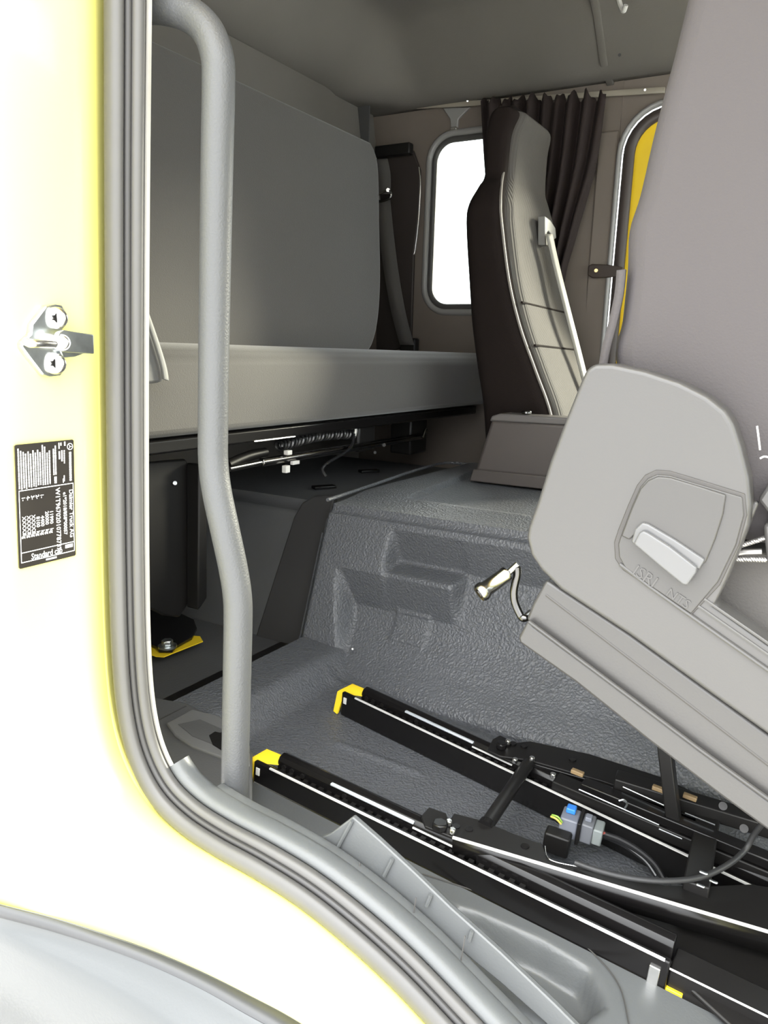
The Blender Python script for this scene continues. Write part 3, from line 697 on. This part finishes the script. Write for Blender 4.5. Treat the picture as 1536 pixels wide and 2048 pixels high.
for a in ((.72, .015, .74, .065), (.755, .015, .775, .04), (.82, .01, .845, .045), (.72, .085, .745, .15), (.765, .08, .79, .17), (.81, .08, .83, .19), (.905, .10, .945, .345), (.80, .885, .94, .915), (.45, .965, .64, .98), (.80, .29, .82, .34), (.785, .315, .80, .35)):
    u0_, v0_, u1_, v1_ = a
    if v1_-v0_ > .1:
        v = v0_
        while v < v1_:
            l = random.uniform(.008, .02); bar2(u0_, v, u1_, min(v+l, v1_)); v += l+.004
    else: bar2(*a)
V, F = join(L); mk('small_print', V, F, INK, tp, smooth=False, kind='stuff')
ring = [q(.925, .055, .0004)+EY*.0037*math.cos(k*math.pi/12)+EZ*.0037*math.sin(k*math.pi/12) for k in range(24)]
rin = [q(.925, .055, .0004)+EY*.0029*math.cos(k*math.pi/12)+EZ*.0029*math.sin(k*math.pi/12) for k in range(24)]
RV = ring+rin; RF = [(k, (k+1) % 24, 24+(k+1) % 24, 24+k) for k in range(24)]
cc = q(.925, .055, .0004)
for k in range(3):
    th = k*2*math.pi/3; d = EY*math.cos(th)+EZ*math.sin(th); s_ = EZ*math.cos(th)-EY*math.sin(th); n = len(RV)
    RV += [cc+s_*.0006, cc+d*.0032, cc-s_*.0006]; RF.append((n, n+1, n+2))
mk('emblem', RV, RF, INK, tp, smooth=False)

# ---- mudguard below the sill
mg = thing('mudguard', (-.5, .36, -.1), 'light grey plastic mudguard edge curving below the yellow sill', 'mudguard')
e0 = [(-60, 1795), (0, 1811), (100, 1836), (200, 1867), (300, 1902), (400, 1945), (500, 1995), (600, 2050), (760, 2160)]
e1 = [(-60, 1817), (0, 1834), (100, 1861), (200, 1893), (300, 1930), (400, 1976), (490, 2026), (570, 2072), (700, 2170)]
e2 = [(-60, 1850), (0, 1868), (80, 1902), (160, 1940), (240, 1985), (320, 2036), (390, 2085), (450, 2130), (560, 2240)]
e3 = [(-60, 1880), (0, 1896), (70, 1930), (140, 1970), (210, 2015), (275, 2062), (340, 2110), (390, 2150), (480, 2250)]
def on_sill(lst, off):                                # points just outside the yellow sill skin, evened out along the edge
    ds_ = []
    for px, py in lst:
        d = ray(px, py).normalized(); h = bvh.ray_cast(CAM, d)[0]
        ds_.append(((h if h is not None else P(px, py, Y=.47))-CAM).length)
    sm_ = ds_[:]
    for _ in range(4): sm_ = [sm_[0]]+[(sm_[k-1]+2*sm_[k]+sm_[k+1])/4 for k in range(1, len(sm_)-1)]+[sm_[-1]]
    ex = max(a-b for a, b in zip(sm_, ds_))
    return cr([CAM+ray(*q_).normalized()*(a-max(0, ex)-off) for q_, a in zip(lst, sm_)], 6)
A0 = on_sill(e0, .004); A1 = on_sill(e1, .014); A2 = on_sill(e2, .036); A3 = on_sill(e3, .036)
rows_ = []
B0 = [p+Vector((0, .004, -.05)) for p in A0]
def mid(a, b, t, lift): return [x.lerp(y, t)+lift for x, y in zip(a, b)]
A4 = [p+Vector((0, -.03, -.22)) for p in A3]
rowsm = [B0, mid(B0, A0, .93, Vector((0, 0, .001))), A0, mid(A0, A1, .25, Vector((0, -.002, 0))), mid(A0, A1, .75, Vector((0, -.0015, 0))), A1, mid(A1, A2, .12, Vector((0, 0, -.0025))), mid(A1, A2, .5, Vector((0, 0, -.002))), mid(A1, A2, .86, Vector((0, 0, .0005))), A2, mid(A2, A3, .5, Vector((0, -.003, .003))), A3, A4]
n = len(A0); V = [p for r in rowsm for p in r]
F = [(i*n+j, i*n+j+1, (i+1)*n+j+1, (i+1)*n+j) for i in range(len(rowsm)-1) for j in range(n-1)]
mk('guard_shell', V, F, MUD, mg, ang=75, solid=.003)
V = [p+Vector((0, -.0015, .0015)) for r in (A0, A1) for p in r]
mk('edge_strip', V, [(j, j+1, n+j+1, n+j) for j in range(n-1)], mat('mudguard_edge', (.05, .051, .053), .5), mg, solid=.003)

# ---- seat rails
def frame_of(a, b):
    t = (b-a).normalized(); s = EZ.cross(t).normalized(); return a, t, s, t.cross(s).normalized()
def rail(label, a, b, L, yo):
    o, t, s, u_ = fr = frame_of(a, b)
    r = thing('seat_rail', a, label, 'seat rail', 'seat rails')
    box('outer_channel', 0, L, 0, .008, -.045, 0, BLK, r, bevel=.002, fr=fr)
    box('top_edge_glint', .03, L*.99, -.0008, .0024, -.0012, .0008, EDGE, r, bevel=0, fr=fr)  # bright line painting the glint on the rail's top edge
    box('channel_bed', .0, L, .008, .046, -.045, -.030, BLKM, r, bevel=.001, fr=fr)
    G = [box_geo(o, t, s, u_, .03, L, .012, .016, -.03, -.010)]
    k = .04
    while k < min(L, .42): G.append(box_geo(o, t, s, u_, k, k+.007, .011, .0175, -.012, -.004)); k += .014
    V, F = join(G); mk('toothed_bar', V, F, BLKM, r)
    pf = [(.021, -.03), (.021, .002), (.025, .008), (.034, .010), (.042, .006), (.045, -.002), (.045, -.03)]
    V, F = extr_geo([o+t*.028+s*y+u_*z for y, z in pf], t*(L-.03)); mk('slider', V, F, BLK, r, bevel=.001, ang=50)
    box('bare_strip', .125, .262, .0195, .0265, .003, .0065, mat('pale_grease_strip', (.62, .66, .70), .25, metal=.3, var=.03), r, bevel=.001, fr=fr)
    box('second_edge_glint', .262, .335, .0188, .0206, -.002, .0, EDGE, r, bevel=0, fr=fr)
    for q_ in (.04, .055, .075, .15): cyl('rivet', o+t*q_+s*.0225+u_*-.004, o+t*q_+s*.0195+u_*-.004, .004, BLKM, r, seg=10)
    yc = [o+t*x+s*y+u_*z for x, y, z in ((-.004, -.004, -.044), (-.016, -.001, -.044), (-.014, .004, -.006), (-.003, .028, .003), (.030, .030, .003), (.030, .020, -.004), (.0, .006, -.006))]
    V, F = extr_geo(yc, s*.004+u_*.001); mk('yellow_end_bracket', V, F, YELI, r)
    box('end_slot_clip', .005, .012, -.0012, .001, -.020, -.008, WHT, r, bevel=.0005, fr=fr)
    return r, fr
r1, fr1 = rail('front black steel seat rail nearest the door sill', Pf(508, 1522, .046), Pf(1262, 1888, .046), .60, 0)
r2, fr2 = rail('rear black steel seat rail against the engine tunnel', Pf(684, 1384, .046), Pf(1350, 1700, .046), .78, 0)
o, t, s, u_ = fr1
V, F = box_geo(o, t, s, u_, .60, 1.05, .006, .045, -.045, -.012); mk('front_extension', V, F, BLKM, r1, bevel=.002)
box('extension_glint', .60, 1.05, .005, .0065, -.0125, -.011, EDGE, r1, bevel=0, fr=fr1)
box('front_stop', .580, .592, -.003, .001, -.035, -.012, STEEL, r1, bevel=.001, fr=fr1)
box('yellow_front_tab', .60, .618, .002, .008, -.044, -.034, YELI, r1, bevel=.001, fr=fr1)

# ---- hinge frame that carries the tipped seat
hf = thing('seat_hinge_frame', Pf(1000, 1640, .05), 'black steel hinge frame with cross tube lying across the two seat rails', 'hinge frame')
na = [(842, 1632), (858, 1614), (892, 1626), (898, 1642), (908, 1626), (962, 1640), (1030, 1668), (1085, 1688), (1092, 1712), (1112, 1722), (1180, 1736), (1260, 1756), (1330, 1770), (1420, 1772), (1500, 1768), (1640, 1790), (1640, 1893), (1300, 1792), (1000, 1702), (905, 1674), (850, 1652)]
extr('near_arm', [Pf(a, b, .062) for a, b in na], (0, 0, -.004), BLKM, hf, bevel=.001)
edge = [Pf(a, b, .0625) for a, b in ((906, 1674), (1000, 1702), (1300, 1792), (1640, 1893))]
ribbon('near_arm_flange', [p+Vector((0, 0, -.014)) for p in edge], .028, EZ, .003, BLK, hf)
tube('near_arm_glint', [p+Vector((0, -.001, 0)) for p in edge], .0021, EDGE, hf, seg=8)  # the flange's lit edge, drawn as a pale tube
tube('inner_arm_edge', cr([Pf(a, b, .0635) for a, b in ((1090, 1692), (1094, 1712), (1112, 1724), (1180, 1738), (1290, 1762))], 6), .0006, STEEL, hf, seg=6)
fa = [(975, 1500), (985, 1478), (1000, 1470), (1020, 1480), (1025, 1486), (1060, 1482), (1180, 1508), (1330, 1556), (1420, 1600), (1420, 1640), (1320, 1600), (1200, 1560), (1060, 1520), (1000, 1512)]
extr('far_arm', [Pf(a, b, .060) for a, b in fa], (0, 0, -.004), BLKM, hf, bevel=.001)
extr('far_arm_flange', [Pf(a, b, .058) for a, b in ((1060, 1520), (1200, 1560), (1320, 1602), (1420, 1642), (1420, 1648), (1320, 1608), (1200, 1566), (1060, 1526))], (0, 0, -.03), BLK, hf, bevel=.001)
tube('cross_tube', [Pf(972, 1652, .058), Pf(1056, 1528, .058)], .0095, BLKM, hf, seg=16)
cyl('tube_end_weld', Pf(969, 1656, .057), Pf(975, 1648, .058), .0115, BLK, hf)
for nm, a, b, r_, mm in (('pivot_bolt', 880, 1652, .011, BLK), ('pivot_bolt', 1003, 1492, .009, BLK)):
    p = Pf(a, b, .066); cyl(nm, p-EZ*.004, p+EZ*.006, r_, mm, hf, seg=6, bevel=.002)
for a, b in ((898, 1645), (905, 1662), (1016, 1484), (1030, 1521), (1106, 1551), (1064, 1518)):
    p = Pf(a, b, .066); cyl('nut', p-EZ*.004, p+EZ*.004, .0048, STEEL, hf, seg=6, bevel=.0015)
for a, b in ((912, 1652), (938, 1658), (1050, 1692), (1026, 1486), (1048, 1491), (1145, 1518)):
    p = Pf(a, b, .0626); cyl('arm_hole', p-EZ*.002, p+EZ*.0004, .0055, BLK, hf, seg=14)
# black base plate beyond the near arm
bs = thing('seat_base_plate', Pf(1400, 1880, .004), 'black pressed steel base plate with a slot, between front rail and hinge arm', 'base plate')
extr('plate', [Pf(a, b, .022) for a, b in ((905, 1690), (1300, 1805), (1640, 1905), (1700, 2300), (1560, 2140), (1280, 1885), (1020, 1752))], (0, 0, -.006), BLKM, bs, bevel=.002)
extr('slot', [Pf(a, b, .0228) for a, b in ((1226, 1806), (1232, 1800), (1330, 1826), (1340, 1836), (1300, 1834), (1228, 1814))], (0, 0, -.002), BLK, bs, bevel=.0004)
for a, b in ((1355, 1917), (1372, 1924)): p = Pf(a, b, .026); cyl('plate_rivet', p-EZ*.004, p, .004, STEEL, bs, seg=10, bevel=.001)
# suspension linkage under the seat
su = thing('seat_suspension', Pf(1300, 1600, .02), 'black steel suspension linkage in the shade under the tipped seat', 'suspension')
def bar3(nm, p0, p1, w_, h_, mm, parent, **k):
    o_, t_, s_, uu = frame_of(p0, p1); return box(nm, 0, (p1-p0).length, -w_/2, w_/2, -h_/2, h_/2, mm, parent, bevel=.002, fr=(o_, t_, s_, uu), **k)
bar3('lower_link', Pf(1110, 1565, .05), Pf(1560, 1755, .05), .030, .020, BLKM, su)
bar3('middle_link', Pf(1165, 1568, .07), Pf(1560, 1730, .07), .022, .014, BLK, su)
bar3('upper_link', Pf(1230, 1560, .08), Pf(1560, 1660, .08), .030, .02, BLKM, su)
bar3('cross_member', Pf(1390, 1790, .06), Pf(1420, 1620, .06), .03, .03, BLKM, su)
bar3('strut', P(1330, 1490, Y=1.02), P(1350, 1660, Y=1.02), .018, .018, BLKM, su)
for a, b, c, d in ((1158, 1579, 1318, 1650), (1246, 1574, 1348, 1620), (1370, 1626, 1430, 1650), (1318, 1658, 1364, 1678)):
    tube('link_edge', [Pf(a, b, .082), Pf(c, d, .082)], .0010, ZINC, su, seg=6)
for a, b, l in ((1155, 1545, 14), (1318, 1578, 13), (1380, 1594, 16)):
    box('brass_spacer', -.009, .009, -.004, .004, -.003, .003, mat('tan_spacer', (.22, .15, .075), .5), su, bevel=.001, fr=(Pf(a, b, .095), t, s, u_))
extr('yellow_floor_edge', [Pf(a, b, .016) for a, b in ((1234, 1668), (1240, 1662), (1262, 1668), (1300, 1684), (1335, 1712), (1325, 1710), (1290, 1688), (1250, 1676))], (0, 0, -.004), YELI, su, bevel=.0005)
tube('clip_ring', cr([Pf(1238, 1602, .085), Pf(1248, 1600, .088), Pf(1254, 1608, .085), Pf(1250, 1616, .085)], 4), .0014, ZINC, su, seg=6)
for a, b in ((1398, 1742), (1418, 1760), (1392, 1768)): bar3('spring_clip', Pf(a, b, .085), Pf(a+18, b+7, .085), .004, .003, ZINC, su)

# ---- wiring connector on the floor
wc = thing('wiring_connector', Pf(1160, 1650, .03), 'blue-grey wiring connector with bright blue lock, lying between the seat rails', 'connector')
ca, cb = Pf(1122, 1640, .045), Pf(1206, 1668, .045); fc = frame_of(ca, cb); Lk = (cb-ca).length
box('socket_housing', 0, Lk*.42, -.016, .016, -.014, .014, CONN, wc, bevel=.002, fr=fc)
box('collar', Lk*.42, Lk*.50, -.020, .020, -.017, .016, BLKM, wc, bevel=.001, fr=fc)
box('plug_housing', Lk*.50, Lk*.78, -.015, .015, -.014, .014, mat('grey_connector', (.13, .135, .15), .45), wc, bevel=.002, fr=fc)
box('plug_latch', Lk*.55, Lk*.70, -.006, .006, .014, .020, CONN, wc, bevel=.001, fr=fc)
box('wire_seal', Lk*.78, Lk*1.0, -.014, .014, -.012, .011, mat('pale_connector', (.20, .22, .22), .5), wc, bevel=.002, fr=fc)
box('blue_lock', Lk*.08, Lk*.30, -.002, .012, .0145, .022, BLUE, wc, bevel=.0015, fr=fc, label='bright blue locking tab')
box('holder', Lk*-.25, Lk*.35, -.040, -.018, -.03, .0, BLKM, wc, bevel=.003, fr=fc)
for k, (mm, dz) in enumerate(((REDW, .004), (REDW, -.001), (mat('pink_wire', (.5, .3, .28), .4), .001))):
    tube('wire', cr([cb+EZ*dz+fc[2]*(k-1)*.004, Pf(1216, 1668+k*2, .045), Pf(1226, 1672, .045)], 4), .0018, mm, wc, seg=6)
tube('wire', cr([Pf(1104, 1630, .06), Pf(1116, 1634, .062), Pf(1124, 1645, .055)], 5), .0014, GRNW, wc, seg=6)
tube('wire', cr([Pf(1102, 1633, .06), Pf(1113, 1638, .062), Pf(1122, 1648, .055)], 5), .0014, mat('yellow_wire', (.6, .5, .1), .4), wc, seg=6)
tube('cable', cr([Pf(1206, 1668, .045), Pf(1240, 1680, .045), Pf(1275, 1700, .042), Pf(1308, 1728, .035), Pf(1328, 1760, .025)], 7), .0042, CABLE, wc, seg=10)
tube('second_cable', cr([Pf(1206, 1672, .038), Pf(1250, 1692, .038), Pf(1290, 1722, .034), Pf(1312, 1752, .025)], 7), .003, CABLE, wc, seg=10)
cs = thing('cable_sleeve', Pf(1400, 1750, .07), 'braided black cable sleeve curving under the tipped seat', 'cable')
tube('sleeve', cr([Pf(1150, 1725, .068), Pf(1200, 1742, .07), Pf(1262, 1756, .072), Pf(1330, 1762, .075), Pf(1400, 1755, .08), Pf(1455, 1730, .09), Pf(1490, 1700, .10), Pf(1506, 1672, .12), Pf(1530, 1640, .15)], 7), .0036, BRAID, cs, seg=12)

# ---- tipped passenger seat
ps = thing('passenger_seat', (-.05, .95, .1), 'grey passenger seat tipped forward, light plastic side cover and lever towards the door', 'seat')
YC = .735
def C_(px, py, y=YC): return P(px, py, Y=y)
def sp2(pts, y, n=5): return cr([C_(a, b, y) for a, b in pts], n, closed=True)
# backrest leaning forward, seen from its near side
bo = [(1225, 735), (1236, 640), (1246, 540), (1250, 458), (1272, 385), (1298, 270), (1322, 175), (1342, 100), (1366, 0), (1392, -110), (1440, -200), (1560, -230), (1720, -200), (1760, 0), (1750, 400), (1740, 800), (1700, 1060), (1500, 1090), (1300, 980)]
bo3 = cr([C_(a, b, .775) for a, b in bo], 5, closed=True)
V, F = extr_geo(bo3, (0, .43, 0)); mk('backrest', V, F, FABB, ps, bevel=.02, bseg=4, ang=60)
ribbon('backrest_hem', cr([C_(a, b, .773) for a, b in ((1243, 540), (1238, 590), (1225, 650), (1212, 700), (1205, 740))], 5), .008, (1, 0, .1), .005, FABB, ps)
# side cover
cov = [(1052, 1075), (1056, 1052), (1075, 1000), (1100, 920), (1130, 840), (1160, 765), (1172, 738), (1190, 727), (1225, 727), (1290, 741), (1360, 764), (1415, 792), (1452, 822), (1468, 850), (1482, 895), (1497, 955), (1502, 1010), (1499, 1050), (1480, 1100), (1455, 1160), (1428, 1212), (1500, 1262), (1640, 1362), (1640, 1545), (1420, 1388), (1260, 1272), (1120, 1180), (1080, 1140), (1060, 1110)]
V, F = extr_geo([C_(a, b) for a, b in cov], (0, .035, 0)); mk('side_cover', V, F, SEATP, ps, bevel=.007, bseg=4, ang=50)
# sunk handle field
fld = [(1228, 1085), (1236, 1060), (1256, 1010), (1274, 970), (1290, 950), (1312, 940), (1340, 942), (1400, 960), (1490, 988), (1494, 1030), (1478, 1090), (1440, 1170), (1380, 1234), (1300, 1178), (1245, 1140), (1230, 1118)]
extr('field_edge', [C_(a, b, YC-.0012) for a, b in fld], (0, .003, 0), mat('shadow_gap_plastic', (.035, .032, .03), .5), ps, bevel=.0008)
fld2 = [(1236, 1088), (1244, 1064), (1263, 1013), (1280, 974), (1295, 957), (1314, 949), (1340, 951), (1396, 968), (1484, 994), (1488, 1030), (1472, 1090), (1436, 1164), (1382, 1228), (1300, 1172), (1250, 1136), (1238, 1114)]
extr('field_plate', [C_(a, b, YC-.0026) for a, b in fld2], (0, .003, 0), SEATP2, ps, bevel=.0012)
fl3 = [(1242, 1072), (1263, 1016), (1280, 978), (1296, 961), (1316, 953), (1340, 955), (1396, 972), (1452, 990), (1446, 1030), (1430, 1080), (1410, 1128), (1330, 1090), (1270, 1070), (1258, 1080)]
extr('upper_insert', [C_(a, b, YC-.0050) for a, b in fl3], (0, .004, 0), SEATP2, ps, bevel=.0015)
lv0 = [(1262, 1084), (1270, 1058), (1284, 1045), (1296, 1048), (1350, 1080), (1410, 1120), (1398, 1140), (1330, 1110), (1290, 1090), (1268, 1090)]
extr('lever_shroud', [C_(a, b, YC-.0085) for a, b in lv0], (0, .006, 0), LEVER, ps, bevel=.0025, bseg=3)
lv = [(1266, 1088), (1278, 1066), (1286, 1061), (1296, 1066), (1340, 1094), (1394, 1136), (1392, 1146), (1374, 1172), (1364, 1170), (1320, 1134)]
extr('lever', [C_(a, b, YC-.014) for a, b in lv], (0, .012, 0), LEVER, ps, bevel=.003, bseg=3)
# raised lettering
ta = C_(1268, 1138, YC-.0029); tb_ = C_(1366, 1204, YC-.0029); ax = (tb_-ta).normalized(); ay = ax.cross(Vector((0, 1, 0))).normalized()
if ay.z < 0: ay = -ay
G = [text_geo('ISRI', .0155, ta, ax, ay, depth=.0006), text_geo('NTS', .0125, ta+ax*.036, ax, ay, depth=.0006)]
V, F = join(G); mk('raised_lettering', V, F, SEATP, ps, smooth=False)
tube('cover_crease', [C_(1240, 1128, YC-.001), C_(1300, 1174, YC-.001), C_(1382, 1232, YC-.001), C_(1540, 1343, YC-.001), C_(1640, 1413, YC-.001)], .0022, SEATP, ps, seg=8)
for (a, b, c, d) in ((1396, 1212, 1640, 1382), (1408, 1198, 1640, 1358)):
    tube('cover_rib', [C_(a, b, YC-.0005), C_(c, d, YC-.0005)], .0014, SEATP, ps, seg=6)
# lower side panels
lp = [(1092, 1160), (1120, 1178), (1260, 1270), (1420, 1386), (1640, 1545), (1640, 1670), (1536, 1600), (1400, 1500), (1200, 1350), (1060, 1250), (1052, 1238), (1066, 1205)]
extr('base_side_panel', [C_(a, b, YC+.004) for a, b in lp], (0, .03, 0), SEATP2, ps, bevel=.003)
tube('panel_groove', [C_(1092, 1190, YC+.0042), C_(1260, 1318, YC+.0042), C_(1536, 1530, YC+.0042), C_(1640, 1610, YC+.0042)], .0014, mat('shadow_gap_plastic', (.035, .032, .03), .5), ps, seg=6)
sk = [(1056, 1240), (1066, 1252), (1200, 1350), (1400, 1500), (1536, 1600), (1640, 1672), (1640, 1735), (1536, 1662), (1440, 1592), (1300, 1485), (1150, 1365), (1038, 1286), (1036, 1274)]
extr('base_skirt', [C_(a, b, YC-.002) for a, b in sk], (0, .03, 0), SEATP2, ps, bevel=.003)
tube('skirt_edge', [C_(1058, 1243, YC-.002), C_(1200, 1349, YC-.002), C_(1400, 1499, YC-.002), C_(1640, 1672, YC-.002)], .0022, SEATP2, ps, seg=8)
for a, b in ((1446, 1612), (1488, 1657)): cyl('base_screw', C_(a, b, YC+.03), C_(a, b, YC+.026), .004, BLKM, ps)
# pan and cushion across the seat's width
pan = [(1060, 1240), (1640, 1640), (1640, 1730), (1440, 1590), (1050, 1280)]
extr('seat_pan', [C_(a, b, YC+.02) for a, b in pan], (0, .46, 0), TRIMD, ps, bevel=.004)
for y_ in (YC+.03, YC+.40):
    a_ = C_(1625, 1690, YC); extr('hinge_bracket', [Vector((a_.x-.03, y_, a_.z+.02)), Vector((a_.x+.02, y_, a_.z+.02)), Vector((a_.x+.06, y_, .03)), Vector((a_.x+.02, y_, .03))], (0, .012, 0), BLKM, ps, bevel=.002)
extr('seat_cushion', sp2([(1385, 1170), (1410, 1120), (1450, 1098), (1540, 1110), (1700, 1180), (1800, 1300), (1780, 1420), (1536, 1290), (1440, 1205)], YC+.05), (0, .42, 0), mat('pale_seat_fabric', (.075, .07, .066), .85, bump=.3, bscale=400), ps, bevel=.012, bseg=3)
extr('buckle_bracket', [C_(a, b, YC+.02) for a, b in ((1478, 1060), (1492, 1020), (1508, 1002), (1518, 1006), (1508, 1030), (1494, 1062), (1480, 1072))], (0, .01, 0), SEATP, ps, bevel=.002)
extr('belt_buckle', [C_(a, b, YC+.02) for a, b in ((1515, 1000), (1538, 966), (1580, 950), (1580, 1046), (1540, 1032))], (0, .02, 0), SEATP, ps, bevel=.003)
extr('cable_block', [C_(a, b, YC+.02) for a, b in ((1526, 1050), (1580, 1030), (1580, 1140), (1534, 1128))], (0, .02, 0), SEATP, ps, bevel=.003)
def twisted(nm, p0, p1, r):
    d = (p1-p0); a_ = d.orthogonal().normalized(); b_ = d.normalized().cross(a_); G = []
    for j in range(3):
        pts = [p0+d*(k/40)+(a_*math.cos(k*.75+j*2.094)+b_*math.sin(k*.75+j*2.094))*r*.55 for k in range(41)]; G.append(tube_geo(pts, r*.55, 6))
    V, F = join(G); mk(nm, V, F, mat('dull_wire_rope', (.28, .27, .26), .35, metal=.8), ps)
twisted('steel_cable', C_(1462, 1097, YC+.025), C_(1530, 1076, YC+.025), .0024)
twisted('steel_cable', C_(1456, 1118, YC+.025), C_(1534, 1119, YC+.025), .0026)
tube('cable_ferrule', [C_(1464, 1108, YC+.024), C_(1490, 1104, YC+.024), C_(1524, 1103, YC+.024)], .0026, mat('dull_wire_rope', (.28, .27, .26), .35, metal=.8), ps, seg=8)
tube('loose_wire', cr([C_(1514, 852, YC+.025), C_(1517, 875, YC+.025), C_(1520, 900, YC+.025)], 4), .0009, WHT, ps, seg=6)
tube('loose_wire', cr([C_(1520, 917, YC+.025), C_(1530, 913, YC+.025), C_(1545, 918, YC+.025)], 4), .0009, WHT, ps, seg=6)
# adjusting crank at the seat's rear
ck = thing('seat_crank', C_(1048, 1240, YC+.03), 'chrome crank handle with turned grip sticking out behind the tipped seat', 'crank handle')
yk = YC+.012
tube('crank_arm', cr([C_(1062, 1226, yk+.02), C_(1050, 1236, yk), C_(1042, 1232, yk), C_(1030, 1205, yk), C_(1028, 1180, yk), C_(1034, 1150, yk), C_(1034, 1134, yk)], 6), .0042, mat('dark_chrome', (.10, .098, .096), .25, metal=1.), ck, seg=14)
tube('crank_spindle', [C_(1036, 1128, yk), C_(1010, 1152, yk-.005)], .0034, CHROME, ck, seg=14)
g0, g1 = C_(1016, 1146, yk-.004), C_(958, 1188, yk-.03)
prof_ = [(0, .006), (.03, .0082), (.10, .0086), (.14, .0080), (.5, .0082), (.74, .0084), (.80, .0098), (.88, .0102), (.96, .0098), (1.0, .0085)]
V, F = tube_geo([g0.lerp(g1, a_) for a_, _ in prof_], [r_ for _, r_ in prof_], 24); mk('crank_grip', V, F, CHROME, ck, ang=30)
dg_ = (g1-g0).normalized(); cyl('grip_dimple', g1, g1+dg_*.0008, .005, mat('dark_chrome', (.3, .3, .3), .2), ck)
